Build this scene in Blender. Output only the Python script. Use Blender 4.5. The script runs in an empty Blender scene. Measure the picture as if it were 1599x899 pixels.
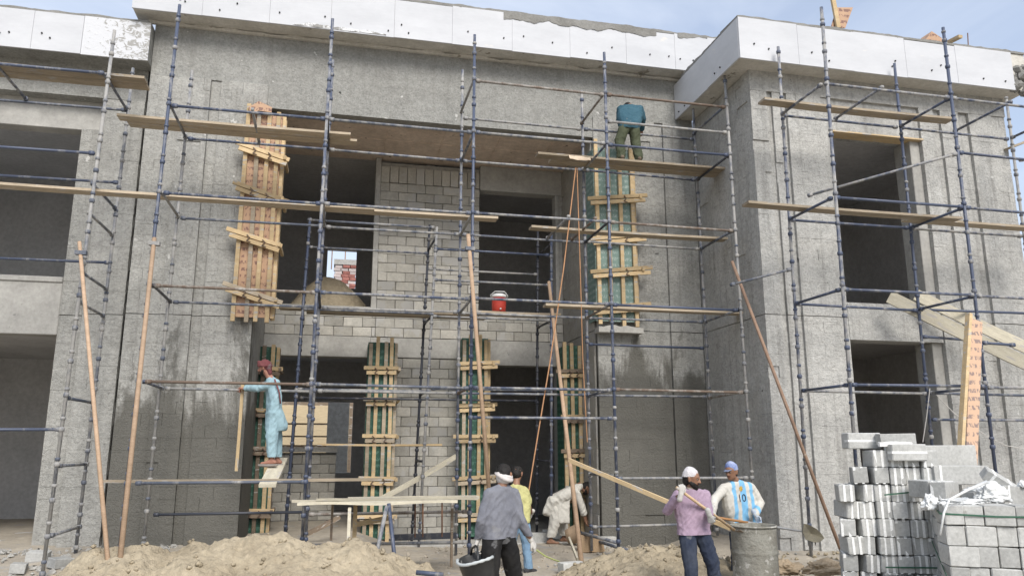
import bpy, bmesh, math, random
from mathutils import Vector as V, Matrix, noise
random.seed(7)
R=math.radians
sc=bpy.context.scene
COL=sc.collection
# ---------------------------------------------------------------- camera
CAM_H=1.95; PITCH=math.atan(250/1200); YAW=R(12.6)
cd=bpy.data.cameras.new('camera'); cam=bpy.data.objects.new('camera',cd); COL.objects.link(cam)
cam.location=(0,0,CAM_H); cam.rotation_euler=(R(90)+PITCH,0,-YAW)
cd.sensor_width=36; cd.lens=36*1200/1599; cd.clip_start=.1; cd.clip_end=3000
sc.camera=cam
# ---------------------------------------------------------------- sky, sun, exposure
SUN_EL=R(44); SUN_AZ=R(172)      # compass-like: direction the light comes from, clockwise from +Y
w=bpy.data.worlds.new('World'); sc.world=w; w.use_nodes=True
nt=w.node_tree; nt.nodes.clear()
def N(t,ty,**k):
    n=t.nodes.new(ty)
    for a,b in k.items():
        if a.startswith('i_'): n.inputs[a[2:].replace('_',' ')].default_value=b
        else: setattr(n,a,b)
    return n
sky=N(nt,'ShaderNodeTexSky',sky_type='NISHITA',sun_disc=False,sun_elevation=SUN_EL,sun_rotation=SUN_AZ,air_density=1.0,dust_density=2.2,ozone_density=1.2)
tc=N(nt,'ShaderNodeTexCoord'); mp=N(nt,'ShaderNodeMapping'); mp.inputs['Scale'].default_value=(1,1,1.9); mp.inputs['Location'].default_value=(.35,.2,.1)
ns=N(nt,'ShaderNodeTexNoise',i_Scale=2.1,i_Detail=7.,i_Roughness=.55,i_Distortion=.4)
rp=N(nt,'ShaderNodeValToRGB'); rp.color_ramp.elements[0].position=.38; rp.color_ramp.elements[1].position=.66
rp.color_ramp.elements[0].color=(.40,.40,.40,1); rp.color_ramp.elements[1].color=(.92,.92,.92,1)
mx=N(nt,'ShaderNodeMix',data_type='RGBA'); mx.inputs['B'].default_value=(4.35,4.75,5.5,1)
bg=N(nt,'ShaderNodeBackground',i_Strength=.078); ow=N(nt,'ShaderNodeOutputWorld')
L=nt.links.new
L(tc.outputs['Generated'],mp.inputs[0]); L(mp.outputs[0],ns.inputs['Vector']); L(ns.outputs['Fac'],rp.inputs[0]); L(rp.outputs[0],mx.inputs['Factor'])
L(sky.outputs[0],mx.inputs['A']); L(mx.outputs['Result'],bg.inputs[0]); L(bg.outputs[0],ow.inputs[0])
sd=bpy.data.lights.new('sun','SUN'); sd.energy=1.5; sd.angle=R(28); sd.color=(1,.96,.9)
so=bpy.data.objects.new('sun',sd); COL.objects.link(so)
sdir=V((math.sin(SUN_AZ)*math.cos(SUN_EL),math.cos(SUN_AZ)*math.cos(SUN_EL),math.sin(SUN_EL)))
so.rotation_euler=sdir.to_track_quat('Z','Y').to_euler(); so.location=sdir*40
vs=sc.view_settings; vs.view_transform='Standard'; vs.look='None'; vs.exposure=1.4; vs.gamma=1; vs.use_curve_mapping=False
sc.render.engine='CYCLES'; sc.cycles.max_bounces=8; sc.cycles.diffuse_bounces=5
# ---------------------------------------------------------------- pixel of a 1599 x 899 frame -> point in the plane Y (used to measure the place)
FW=V((math.sin(YAW)*math.cos(PITCH),math.cos(YAW)*math.cos(PITCH),math.sin(PITCH)))
RT=V((math.cos(YAW),-math.sin(YAW),0)); UP=RT.cross(FW)
def at(x,y,Y):
    d=FW*1200+RT*(x-799.5)-UP*(y-449.5)
    return V((0,0,CAM_H))+d*(Y/d.y)
# ---------------------------------------------------------------- mesh helpers
class MB:
    def __init__(s): s.v=[]; s.f=[]; s.m=[]; s.cm=0
    def add(s,vs,fs):
        o=len(s.v); s.v+=[tuple(p) for p in vs]
        for f in fs: s.f.append([i+o for i in f]); s.m.append(s.cm)
        return s
    def box(s,a,b):
        x0,y0,z0=a; x1,y1,z1=b
        return s.add([(x0,y0,z0),(x1,y0,z0),(x1,y1,z0),(x0,y1,z0),(x0,y0,z1),(x1,y0,z1),(x1,y1,z1),(x0,y1,z1)],
          [(0,3,2,1),(4,5,6,7),(0,1,5,4),(1,2,6,5),(2,3,7,6),(3,0,4,7)])
    def bar(s,p,q,w,h,up=V((0,0,1)),ch=0):
        p=V(p);q=V(q);d=(q-p).normalized(); a=d.cross(V(up))
        if a.length<1e-4: a=d.cross(V((0,1,0)))
        a.normalize(); u=a.cross(d)
        vs=[]
        for c in (p,q):
            for sx,sy in ((-1,-1),(1,-1),(1,1),(-1,1)): vs.append(c+a*(sx*w/2)+u*(sy*h/2))
        return s.add(vs,[(3,2,1,0),(4,5,6,7),(0,1,5,4),(1,2,6,5),(2,3,7,6),(3,0,4,7)])
    def tube(s,p,q,r,n=10,r2=None,cap=True):
        return s.path([p,q],[r,r if r2 is None else r2],n,cap)
    def path(s,pts,rs,n=8,cap=True):
        pts=[V(p) for p in pts]
        if not isinstance(rs,(list,tuple)): rs=[rs]*len(pts)
        vs=[];fs=[]; ref=None
        for i,p in enumerate(pts):
            d=(pts[min(i+1,len(pts)-1)]-pts[max(i-1,0)])
            d=d.normalized() if d.length>1e-9 else V((0,0,1))
            if ref is None: ref=d.orthogonal()
            a=(ref-d*ref.dot(d)); a=a.normalized() if a.length>1e-6 else d.orthogonal().normalized(); ref=a; b=d.cross(a)
            for k in range(n):
                t=2*math.pi*k/n; vs.append(p+(a*math.cos(t)+b*math.sin(t))*rs[i])
        for i in range(len(pts)-1):
            for k in range(n): fs.append((i*n+k,i*n+(k+1)%n,(i+1)*n+(k+1)%n,(i+1)*n+k))
        if cap: fs+= [tuple(range(n-1,-1,-1)),tuple(range((len(pts)-1)*n,len(pts)*n))]
        return s.add(vs,fs)
    def lathe(s,prof,n=24,c=(0,0,0),cap0=True,cap1=True):
        vs=[];fs=[]
        for r,z in prof:
            for k in range(n):
                t=2*math.pi*k/n; vs.append((c[0]+r*math.cos(t),c[1]+r*math.sin(t),c[2]+z))
        for i in range(len(prof)-1):
            for k in range(n): fs.append((i*n+k,i*n+(k+1)%n,(i+1)*n+(k+1)%n,(i+1)*n+k))
        if cap0: fs.append(tuple(range(n-1,-1,-1)))
        if cap1: fs.append(tuple(range((len(prof)-1)*n,len(prof)*n)))
        return s.add(vs,fs)
    def mesh(s,name='mesh',smooth=False):
        me=bpy.data.meshes.new(name); me.from_pydata(s.v,[],s.f); me.update()
        if any(s.m): me.polygons.foreach_set('material_index',s.m)
        if smooth: me.polygons.foreach_set('use_smooth',[True]*len(me.polygons))
        return me
def link(o,parent=None,loc=None):
    COL.objects.link(o)
    if loc is not None: o.location=loc
    if parent is not None:
        o.parent=parent
        if loc is None: o.location=-wloc(parent)
    return o
def wloc(o):
    p=o.location.copy()
    while o.parent: o=o.parent; p+=o.location
    return p
def obj(name,mb,mat,parent=None,smooth=False,bev=0,kind=None):
    """mesh given in world coordinates"""
    me=mb.mesh(name,smooth) if isinstance(mb,MB) else mb
    for m in (mat if isinstance(mat,(list,tuple)) else [mat]): me.materials.append(m)
    o=bpy.data.objects.new(name,me)
    link(o,parent)
    if bev:
        b=o.modifiers.new('bevel','BEVEL'); b.width=bev; b.segments=1; b.limit_method='ANGLE'
    if kind: o['kind']=kind
    return o
def local(name,me,parent,pos,rot=None):
    """shared mesh data placed at a world position"""
    o=bpy.data.objects.new(name,me); COL.objects.link(o)
    o.location=V(pos)
    if rot is not None: o.rotation_euler=rot
    if parent is not None: o.parent=parent; o.location=V(pos)-wloc(parent)
    return o
def tag(o,label,cat,group=None):
    o['label']=label; o['category']=cat
    if group: o['group']=group
    return o
def thing(name,label,cat,loc,group=None):
    o=bpy.data.objects.new(name,None); COL.objects.link(o); o.location=loc; o.empty_display_size=.2
    return tag(o,label,cat,group)
def struct(o): o['kind']='structure'; return o
def rnd(a,b): return random.uniform(a,b)
# ---------------------------------------------------------------- materials
def hexc(s):
    s=s.lstrip('#'); c=[int(s[i:i+2],16)/255 for i in (0,2,4)]
    return tuple((x/12.92 if x<=.04045 else ((x+.055)/1.055)**2.4) for x in c)+(1,)
def newmat(name):
    m=bpy.data.materials.new(name); m.use_nodes=True; t=m.node_tree; t.nodes.clear()
    b=N(t,'ShaderNodeBsdfPrincipled'); o=N(t,'ShaderNodeOutputMaterial'); t.links.new(b.outputs[0],o.inputs[0])
    return m,t,b
def coords(t,mode='obj',scale=(1,1,1)):
    if mode=='world': g=N(t,'ShaderNodeNewGeometry').outputs['Position']
    else:
        g=N(t,'ShaderNodeTexCoord').outputs['Object']
        oi=N(t,'ShaderNodeObjectInfo'); ml=N(t,'ShaderNodeMath',operation='MULTIPLY'); ml.inputs[1].default_value=61.7
        t.links.new(oi.outputs['Random'],ml.inputs[0])
        ad=N(t,'ShaderNodeVectorMath',operation='ADD'); t.links.new(g,ad.inputs[0]); t.links.new(ml.outputs[0],ad.inputs[1]); g=ad.outputs[0]
    mp=N(t,'ShaderNodeMapping'); mp.inputs['Scale'].default_value=scale; t.links.new(g,mp.inputs[0])
    return mp.outputs[0]
def nz(t,vec,scale,detail=5.,rough=.6,dist=0.):
    n=N(t,'ShaderNodeTexNoise',i_Scale=scale,i_Detail=detail,i_Roughness=rough,i_Distortion=dist); t.links.new(vec,n.inputs['Vector']); return n.outputs['Fac']
def ramp(t,fac,stops):
    r=N(t,'ShaderNodeValToRGB'); e=r.color_ramp.elements
    while len(e)<len(stops): e.new(.5)
    for i,(p,c) in enumerate(stops):
        e[i].position=p; e[i].color=c if len(c)==4 else tuple(c)+(1,)
    t.links.new(fac,r.inputs[0]); return r.outputs[0]
def mixc(t,fac,a,b,mode='MIX'):
    m=N(t,'ShaderNodeMix',data_type='RGBA',blend_type=mode)
    for s,k in ((fac,'Factor'),(a,'A'),(b,'B')):
        if hasattr(s,'is_linked'): t.links.new(s,m.inputs[k])
        elif k=='Factor': m.inputs[k].default_value=s
        else: m.inputs[k].default_value=s if len(s)==4 else tuple(s)+(1,)
    return m.outputs['Result']
def math_(t,op,a,b=0.,clamp=False):
    m=N(t,'ShaderNodeMath',operation=op,use_clamp=clamp)
    for i,s in enumerate((a,b)):
        if hasattr(s,'is_linked'): t.links.new(s,m.inputs[i])
        else: m.inputs[i].default_value=s
    return m.outputs[0]
def bumpn(t,b,h,strength,dist,prev=None):
    n=N(t,'ShaderNodeBump',i_Strength=strength,i_Distance=dist); t.links.new(h,n.inputs['Height'])
    if prev is not None: t.links.new(prev,n.inputs['Normal'])
    t.links.new(n.outputs[0],b.inputs['Normal']); return n.outputs[0]
def g(v): return (v,v,v,1)
def M(name,c1,c2,scale=3,rough=.9,bump=.3,bscale=60,bdist=.006,coord='obj',spec=.25,rand=0.,stretch=(1,1,1),fine=.25,metal=0.,lo=.35,hi=.65,spots=None):
    m,t,b=newmat(name); vec=coords(t,coord,stretch)
    c=mixc(t,ramp(t,nz(t,vec,scale),[(lo,g(0)),(hi,g(1))]),c1,c2)
    f=ramp(t,nz(t,vec,scale*9,6.,.7),[(.25,g(1-fine)),(.75,g(1+fine*.4))]); c=mixc(t,1.,c,f,'MULTIPLY')
    if spots:   # (scale, threshold, colour)
        c=mixc(t,ramp(t,nz(t,vec,spots[0],3.,.6),[(spots[1],g(0)),(spots[1]+.04,g(1))]),c,spots[2])
    if rand:
        oi=N(t,'ShaderNodeObjectInfo'); mr=N(t,'ShaderNodeMapRange'); mr.inputs['To Min'].default_value=1-rand; mr.inputs['To Max'].default_value=1+rand*.6
        t.links.new(oi.outputs['Random'],mr.inputs[0]); c=mixc(t,1.,c,mr.outputs[0],'MULTIPLY')
    t.links.new(c,b.inputs['Base Color']); b.inputs['Roughness'].default_value=rough; b.inputs['Specular IOR Level'].default_value=spec; b.inputs['Metallic'].default_value=metal
    if bump: bumpn(t,b,nz(t,vec,bscale,4.,.65),bump,bdist)
    return m
def render_mat(name,wet=None,c=(.40,.395,.37),c2=(.30,.297,.277),course=True):
    """thrown cement render: rough, blotchy; wet = (height, spread): still-damp dark coat below an uneven line"""
    m,t,b=newmat(name); vec=coords(t,'world')
    col=mixc(t,ramp(t,nz(t,vec,.7,7.,.7,.8),[(.34,g(0)),(.66,g(1))]),c,c2)
    col=mixc(t,1.,col,ramp(t,nz(t,coords(t,'world',(1,1,1.6)),3.2,3.,.6,2.5),[(.35,g(.9)),(.5,g(1.)),(.62,g(1.06))]),'MULTIPLY')
    col=mixc(t,1.,col,ramp(t,nz(t,vec,24,4.,.75),[(.28,g(.70)),(.5,g(1.)),(.75,g(1.12))]),'MULTIPLY')
    col=mixc(t,ramp(t,nz(t,vec,3.3,2.,.5),[(.775,g(0)),(.785,g(1))]),col,(.05,.05,.045))
    col=mixc(t,1.,col,ramp(t,nz(t,vec,8.,4.,.7,1.2),[(.3,g(.84)),(.5,g(1.)),(.72,g(1.08))]),'MULTIPLY')
    pv=N(t,'ShaderNodeTexVoronoi',i_Scale=13.); t.links.new(coords(t,'world'),pv.inputs['Vector']); col=mixc(t,math_(t,'MULTIPLY',ramp(t,pv.outputs['Distance'],[(.10,g(1)),(.18,g(0))]),ramp(t,nz(t,vec,1.7,3.),[(.5,g(0)),(.62,g(.75))])),col,(.13,.128,.118))
    # vertical run-off streaks
    sv=coords(t,'world',(7,7,.35)); col=mixc(t,ramp(t,nz(t,sv,1.,4.,.6),[(.52,g(0)),(.75,g(.6))]),col,(.2,.195,.18))
    # pale lime specks and smears
    col=mixc(t,ramp(t,nz(t,vec,5.5,2.,.5),[(.735,g(0)),(.755,g(.8))]),col,(.56,.555,.53))
    col=mixc(t,ramp(t,nz(t,sv,1.7,3.,.5),[(.72,g(0)),(.76,g(.5))]),col,(.5,.49,.46))
    rough=.93
    # block courses ghosting through the thin coat as broken hairline cracks
    sx_=N(t,'ShaderNodeSeparateXYZ'); t.links.new(vec,sx_.inputs[0]); cx=N(t,'ShaderNodeCombineXYZ')
    jit=math_(t,'MULTIPLY',math_(t,'SUBTRACT',nz(t,vec,9.,3.,.6),.5),.035)
    t.links.new(math_(t,'ADD',math_(t,'ADD',sx_.outputs['X'],sx_.outputs['Y']),jit),cx.inputs[0]); t.links.new(math_(t,'ADD',sx_.outputs['Z'],jit),cx.inputs[1])
    bk_=N(t,'ShaderNodeTexBrick',i_Scale=1.,i_Mortar_Size=.007,i_Mortar_Smooth=.3,i_Brick_Width=.41,i_Row_Height=.208); t.links.new(cx.outputs[0],bk_.inputs['Vector'])
    crack=math_(t,'MULTIPLY',bk_.outputs['Fac'],ramp(t,nz(t,vec,2.3,4.,.7),[(.55,g(0)),(.68,g(1))]))
    col=mixc(t,math_(t,'MULTIPLY',crack,.5),col,(.11,.108,.1))
    if wet:
        s=N(t,'ShaderNodeSeparateXYZ'); t.links.new(vec,s.inputs[0])
        wv=coords(t,'world',(1,1,.4)); n=math_(t,'MULTIPLY',math_(t,'SUBTRACT',nz(t,wv,1.3,8.,.68,.3),.5),wet[1])
        k=math_(t,'SUBTRACT',math_(t,'ADD',n,wet[0]),s.outputs['Z'])
        mask=ramp(t,math_(t,'ADD',math_(t,'MULTIPLY',k,.8),.5),[(.3,g(0)),(.52,g(.6)),(.8,g(1))])
        col=mixc(t,math_(t,'MULTIPLY',mask,.93),col,mixc(t,nz(t,vec,2.5),(.095,.092,.08),(.14,.135,.118)))
        t.links.new(mixc(t,mask,g(.93),g(.72)),b.inputs['Roughness'])
    t.links.new(col,b.inputs['Base Color']); b.inputs['Roughness'].default_value=rough; b.inputs['Specular IOR Level'].default_value=.25
    n1=bumpn(t,b,nz(t,vec,22,5.,.75),.9,.03); 
    vv=N(t,'ShaderNodeTexVoronoi',i_Scale=55.); t.links.new(vec,vv.inputs['Vector']); n2=bumpn(t,b,vv.outputs['Distance'],.35,.012,n1); bumpn(t,b,math_(t,'SUBTRACT',1.,crack),.35,.012,n2)
    return m
RENDER=render_mat('cement_render'); RENDER_L=render_mat('cement_render_damp',wet=(3.3,6.5)); RENDER_R=render_mat('cement_render_damp_low',wet=(3.5,6.5))
RENDER_D=render_mat('dry_cement_render',c=(.48,.475,.45),c2=(.385,.38,.36))
FASCIA=render_mat('fascia_render',c=(.335,.335,.315),c2=(.265,.263,.245))
BLOCK=M('concrete_block',(.47,.45,.40,1),(.37,.355,.315,1),2.5,.95,.6,70,.008,rand=.22,spots=(2.2,.56,(.40,.39,.365,1)))
BLOCKD=M('mortar',(.40,.39,.36,1),(.30,.29,.265,1),9,.95,.6,60,.008,'world')
LINT=M('cast_concrete',(.43,.42,.39,1),(.33,.322,.30,1),1.6,.9,.25,30,.006,'world',spots=(9.,.7,(.2,.2,.19,1)))
SOFFIT=M('stained_soffit',(.70,.58,.48,1),(.54,.44,.36,1),1.3,.85,.15,20,.006,'world',spots=(4.,.66,(.10,.075,.055,1)),fine=.3)
INNER=M('bare_inner_wall',(.60,.59,.58,1),(.52,.51,.50,1),1.2,.95,.2,20,.006,'world')
WHITE=M('white_paint',(.54,.55,.57,1),(.48,.49,.51,1),1.1,.75,.12,45,.004,'world',fine=.05,stretch=(.7,1,2.2),spots=(1.6,.70,(.58,.57,.55,1)))
SMEAR=M('plaster_smear',(.72,.73,.74,1),(.30,.295,.28,1),7,.9,1.,16,.03,'world',lo=.47,hi=.56)
CAP=M('rough_parapet_top',(.27,.265,.25,1),(.20,.195,.18,1),3,.95,.7,25,.02,'world')
UNDER=M('parapet_underside',(.62,.60,.55,1),(.50,.48,.43,1),1.6,.95,.4,30,.008,'world',spots=(3.,.64,(.26,.24,.2,1)))
HOLE=M('dark_plug',(.03,.03,.03,1),(.05,.05,.05,1))
def paint_mat(name,paint,bare,lo,hi,rough=.5):
    m,t,b=newmat(name); vec=coords(t,'obj')
    oi=N(t,'ShaderNodeObjectInfo'); wv=coords(t,'obj',(1,1,.45))
    f=math_(t,'ADD',nz(t,wv,6.5,6.,.7),math_(t,'MULTIPLY',math_(t,'SUBTRACT',oi.outputs['Random'],.5),.22))
    mask=ramp(t,f,[(lo,g(0)),(hi,g(1))])
    c=mixc(t,mask,mixc(t,nz(t,vec,3.),paint,tuple(x*.65 for x in paint[:3])+(1,)),mixc(t,nz(t,vec,25.),bare,tuple(x*.6 for x in bare[:3])+(1,)))
    t.links.new(c,b.inputs['Base Color']); t.links.new(mixc(t,mask,g(rough),g(.9)),b.inputs['Roughness']); bumpn(t,b,math_(t,'ADD',mask,nz(t,vec,60)),.3,.003)
    return m
BLUE=paint_mat('blue_scaffold_paint',(.07,.088,.14,1),(.38,.37,.35,1),.48,.66)
GREYT=paint_mat('cement_splashed_tube',(.10,.115,.15,1),(.38,.37,.35,1),.40,.60,.6)
BRNT=paint_mat('rust_stained_tube',(.17,.125,.095,1),(.36,.34,.31,1),.46,.64,.8)
DARKT=paint_mat('old_dark_tube',(.045,.05,.065,1),(.19,.18,.17,1),.52,.68)
RUST=M('rusty_pipe',(.33,.225,.16,1),(.26,.17,.12,1),5,.85,.3,70,.003,rand=.2,spots=(9.,.66,(.40,.33,.27,1)))
def wood(name,c1,c2,rand=.28,spots=(3.5,.60,(.40,.375,.34,1))):
    return M(name,c1,c2,2.2,.85,.35,30,.004,stretch=(1,5,5),rand=rand,fine=.3,spots=spots)
PLANK=wood('scaffold_plank',(.47,.39,.29,1),(.36,.30,.22,1)); TIMB=wood('new_timber',(.60,.46,.275,1),(.49,.365,.21,1)); PALE=wood('pale_board',(.56,.52,.41,1),(.46,.42,.33,1)); OLDW=wood('weathered_timber',(.25,.195,.14,1),(.18,.14,.105,1))
BROWNW=wood('brown_pole',(.45,.32,.22,1),(.37,.26,.175,1),spots=(7.,.72,(.5,.38,.28,1)))
def ply_mat(name,base,dark,mark,sx=9.,amt=.9):
    """plywood with rows of stamped, unreadable marks"""
    m,t,b=newmat(name); vec=coords(t,'obj')
    c=mixc(t,nz(t,coords(t,'obj',(6,6,.8)),2.),base,dark)
    rows=N(t,'ShaderNodeTexWave',wave_type='BANDS',bands_direction='Z',i_Scale=2.4,i_Distortion=1.2,i_Detail=1.); t.links.new(vec,rows.inputs['Vector'])
    a=ramp(t,rows.outputs['Fac'],[(.5,g(0)),(.56,g(1))]); d=ramp(t,nz(t,coords(t,'obj',(2.4,2.4,1)),sx,2.,.6,.8),[(.50,g(0)),(.53,g(1))])
    c=mixc(t,math_(t,'MULTIPLY',math_(t,'MULTIPLY',a,d),amt),c,mark); t.links.new(c,b.inputs['Base Color']); b.inputs['Roughness'].default_value=.6
    return m
PLYR=ply_mat('stamped_red_plywood',(.47,.31,.19,1),(.36,.21,.13,1),(.16,.08,.06,1)); PLYO=ply_mat('stamped_orange_plywood',(.56,.38,.26,1),(.50,.33,.22,1),(.2,.15,.14,1))
GREEN=ply_mat('green_film_plywood',(.014,.06,.04,1),(.02,.085,.055,1),(.07,.16,.12,1)); GREENP=ply_mat('pale_green_plywood',(.17,.25,.22,1),(.12,.19,.17,1),(.3,.37,.34,1),14.)
SAND=M('sand',(.44,.375,.27,1),(.34,.285,.20,1),1.3,.98,1.,22,.035,'world',fine=.34)
DIRT=M('dusty_ground',(.42,.375,.305,1),(.33,.295,.245,1),.9,.98,.8,24,.02,'world',spots=(2.2,.6,(.30,.285,.26,1)))
GRAVEL=M('gravel',(.37,.37,.36,1),(.25,.25,.245,1),9,.95,.3,60,.004,rand=.3)
ROPE=M('orange_rope',(.46,.25,.13,1),(.4,.22,.12,1)); WROPE=M('white_rope',(.6,.58,.54,1),(.5,.48,.45,1)); WIRE=M('rusty_wire',(.12,.08,.06,1),(.2,.15,.12,1))
REBAR=M('rebar',(.2,.11,.07,1),(.14,.08,.06,1))
def cloth(name,c,c2=None,rough=.95,sc_=3.,spots=None): return M(name,c,c2 or tuple(x*.72 for x in c[:3])+(1,),sc_,rough,.5,45,.006,'obj',spec=.15,fine=.2,spots=spots or (5.5,.64,tuple(x*.6+.09 for x in c[:3])+(1,)))
# ================================================================ ground
def sst(a,b,x):
    t=max(0,min(1,(x-a)/(b-a))); return t*t*(3-2*t)
def fbm(x,y,s,o=4,seed=0):
    v=0;a=1
    for i in range(o): v+=a*noise.noise(V((x*s,y*s,seed+i*7.3))); a*=.5; s*=2.05
    return v
def gz(x,y):
    side=1-.7*sst(.3,1.2,x)*(1-sst(6.2,7.2,x))
    z=.32*sst(11.4,14.2,y)*side
    if x>6: z=max(z,.25*sst(9.6,11.8,y)*sst(6,7.4,x))
    return z
def axis_pts(segs):
    out=[]
    for a,b,n in segs: out+=[a+(b-a)*i/n for i in range(n)]
    return out+[segs[-1][1]]
xs=axis_pts([(-900,-60,8),(-60,-9,14),(-9,15,260),(15,70,14),(70,900,8)]); ys=axis_pts([(-900,-40,8),(-40,4,14),(4,18,150),(18,70,20),(70,1500,12)])
gm=MB(); gm.v=[(x,y,gz(x,y)+(.035*fbm(x,y,1.1)+.012*fbm(x,y,6.,2,3.) if -9<x<15 and 4<y<18 else 0)) for y in ys for x in xs]
nx=len(xs)
gm.f=[(j*nx+i,j*nx+i+1,(j+1)*nx+i+1,(j+1)*nx+i) for j in range(len(ys)-1) for i in range(nx-1)]; gm.m=[0]*len(gm.f)
struct(obj('ground',gm,DIRT,smooth=True))
# ================================================================ building
def facing(mb,ax,a0,a1,z0,z1,pl,course=.208,Lb=.41,pr=.007,dep=.08):
    """rendered block facing: blocks nearly flush, hairline joints, some joints filled over; a day joint at floor level"""
    if z0<4.2 and z1>4.5:
        facing(mb,ax,a0,a1,z0,4.3,pl,course,Lb,pr,dep); z0=4.314
    z=z0;row=random.randint(0,1)
    while z<z1-.03:
        h=min(course,z1-z)
        if z1-z-h<.07: h=z1-z
        a=a0; first=True
        while a<a1-1e-4:
            l=min(Lb*(.5 if first and row%2 else 1)*rnd(.94,1.05),a1-a)
            if a1-a-l<.09: l=a1-a
            first=False
            g1=random.choice((0,0,0,0,.002,.003,.005)); g2=random.choice((0,0,0,0,.002,.003)); p=rnd(0,pr)
            if random.random()<.012: p=-.02
            if ax=='x': mb.box((a,pl-p,z),(a+l-g1,pl+dep,z+h-g2))
            else: mb.box((pl-p,a,z),(pl+dep,a+l-g1,z+h-g2))
            a+=l
        z+=h;row+=1
_bc={}
def block_mesh(l,h,d=.12,mat=None,bev=.008):
    k=(round(l,2),round(h,2),round(d,2),random.randint(0,2),mat.name)
    if k not in _bc:
        bm=bmesh.new(); bmesh.ops.create_cube(bm,size=1,matrix=Matrix.Diagonal((k[0],k[2],k[1],1)))
        bmesh.ops.bevel(bm,geom=bm.edges[:],offset=bev,segments=1,affect='EDGES')
        for v in bm.verts: v.co+=V((rnd(-1,1),rnd(-1,1),rnd(-1,1)))*.0035
        me=bpy.data.meshes.new('concrete_block'); bm.to_mesh(me); bm.free(); me.materials.append(mat); _bc[k]=me
    return _bc[k]
def lay(parent,x0,x1,z0,z1,Y,course=.21,Lb=.41,start=0):
    """single blocks, each an object, laid in running bond with recessed joints; face at Y"""
    z=z0;row=start;n=0
    while z<z1-.05:
        h=min(course,z1-z); x=x0; first=True
        while x<x1-1e-4:
            l=Lb*(.5 if first and row%2 else 1); l=min(l,x1-x)
            if x1-x-l<.08: l=x1-x
            first=False
            local('concrete_block',block_mesh(l-.009,h-.009,.14,BLOCK),parent,(x+l/2,Y+.07+rnd(-.006,.004),z+h/2)); n+=1
            x+=l
        z+=h;row+=1
    return n
def panels(parent,ax,a0,a1,z0,z1,pl,wd=1.22,name='parapet_panel'):
    a=a0
    while a<a1-.01:
        b=min(a+wd*rnd(.92,1.06),a1)
        if a1-b<.35: b=a1
        mb=MB(); p=rnd(0,.006); dz=rnd(-.012,.012)
        if ax=='x': mb.box((a+.002,pl-.03-p,z0+dz),(b-.002,pl,z1+rnd(-.015,.02)))
        else: mb.box((pl-.03-p,a+.002,z0+dz),(pl,b-.002,z1+rnd(-.015,.02)))
        mb.cm=1
        for k in range(2):
            u=rnd(a+.1,b-.1); v=z0+(z1-z0)*rnd(.12,.45)
            if ax=='x': mb.tube((u,pl-.05-p,v),(u,pl-.02,v),.016,7)
            else: mb.tube((pl-.05-p,u,v),(pl-.02,u,v),.016,7)
        obj(name,mb,[WHITE,HOLE],parent)
        a=b
def ragged(x0,x1,y0,y1,z0,h,amp,step=.05,ax='x',seed=0,taper=False):
    mb=MB(); n=int((x1-x0)/step); vs=[]
    for i in range(n+1):
        a=x0+(x1-x0)*i/n; t=z0+h+amp*fbm(a,seed,2.2,4); t2=z0+h+amp*fbm(a,seed+9,2.2,4); w=.012*fbm(a,seed+4,6.,3)
        zb=z0
        if taper: e_=max(0,math.sin(math.pi*i/n))**.3; t=z0+(t-z0)*e_+.001; t2=t; zb=z0+(.5*h+.6*amp*fbm(a,seed+3,3.,3))*(1-e_)
        for p in ((y0+w,zb),(y0+w,max(t,zb+.002) if taper else t),(y1,max(t2,zb+.002) if taper else t2),(y1,zb)): vs.append((a,p[0],p[1]) if ax=='x' else (p[0],a,p[1]))
    fs=[(0,1,2,3),tuple(4*n+k for k in (3,2,1,0))]
    for i in range(n):
        for k in range(4): fs.append((4*i+k,4*(i+1)+k,4*(i+1)+(k+1)%4,4*i+(k+1)%4))
    return mb.add(vs,fs)
YF,YB=14.7,17.0
XL0,XL1,XR0,XR1=-3.78,-1.62,5.06,7.38
b=thing('building','grey two-storey concrete centre building with deep portico and high white parapet','building',(1.8,YB,0))
def pier(x0,x1,mat,strips,inner):
    core=MB().box((x0,YF+.05,-.3),(x1,YB+.19,8.5)); p=obj('pier',core,mat,b)
    f=MB()
    for (a0,a1,off) in strips: facing(f,'x',a0,a1,.05,8.93,YF-off,dep=.1+off)
    obj('block_facing',f,mat,p,kind='stuff')
    if inner is not None:
        f=MB(); facing(f,'y',YF+.1,YB,.05,8.45,inner,pr=.012); obj('side_blocks',f,BLOCK,p,kind='stuff')
    return p
pier(XL0,XL1,RENDER_L,[(XL0,-3.2,.0),(-3.198,-2.68,.04),(-2.678,-2.49,-.03),(-2.488,XL1,.035)],None)
pier(XR0,XR1,RENDER_R,[(XR0,5.95,.028),(5.952,6.47,.0),(6.472,6.66,-.03),(6.662,7.1,.028),(7.102,XR1,.0)],XR0-.03)
fb=MB().box((XL0,YF+.001,8.932),(XR1,YF+.38,10.05)); fb.box((XL1,YF+.001,8.46),(XR0,YF+.38,8.9315))
obj('fascia_beam',fb,FASCIA,b)
obj('soffit_slab',MB().box((XL1,YF+.381,8.5),(XR0,YB+.2,8.7)),SOFFIT,b)
sm=MB()
for x in (-.45,.75,1.95,3.15,4.3): sm.box((x,YF+.382,8.485),(x+.02,YB,8.502))
sm.box((XL1,15.9,8.486),(XR0,15.92,8.503)); obj('board_marks',sm,SOFFIT,b)
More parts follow.
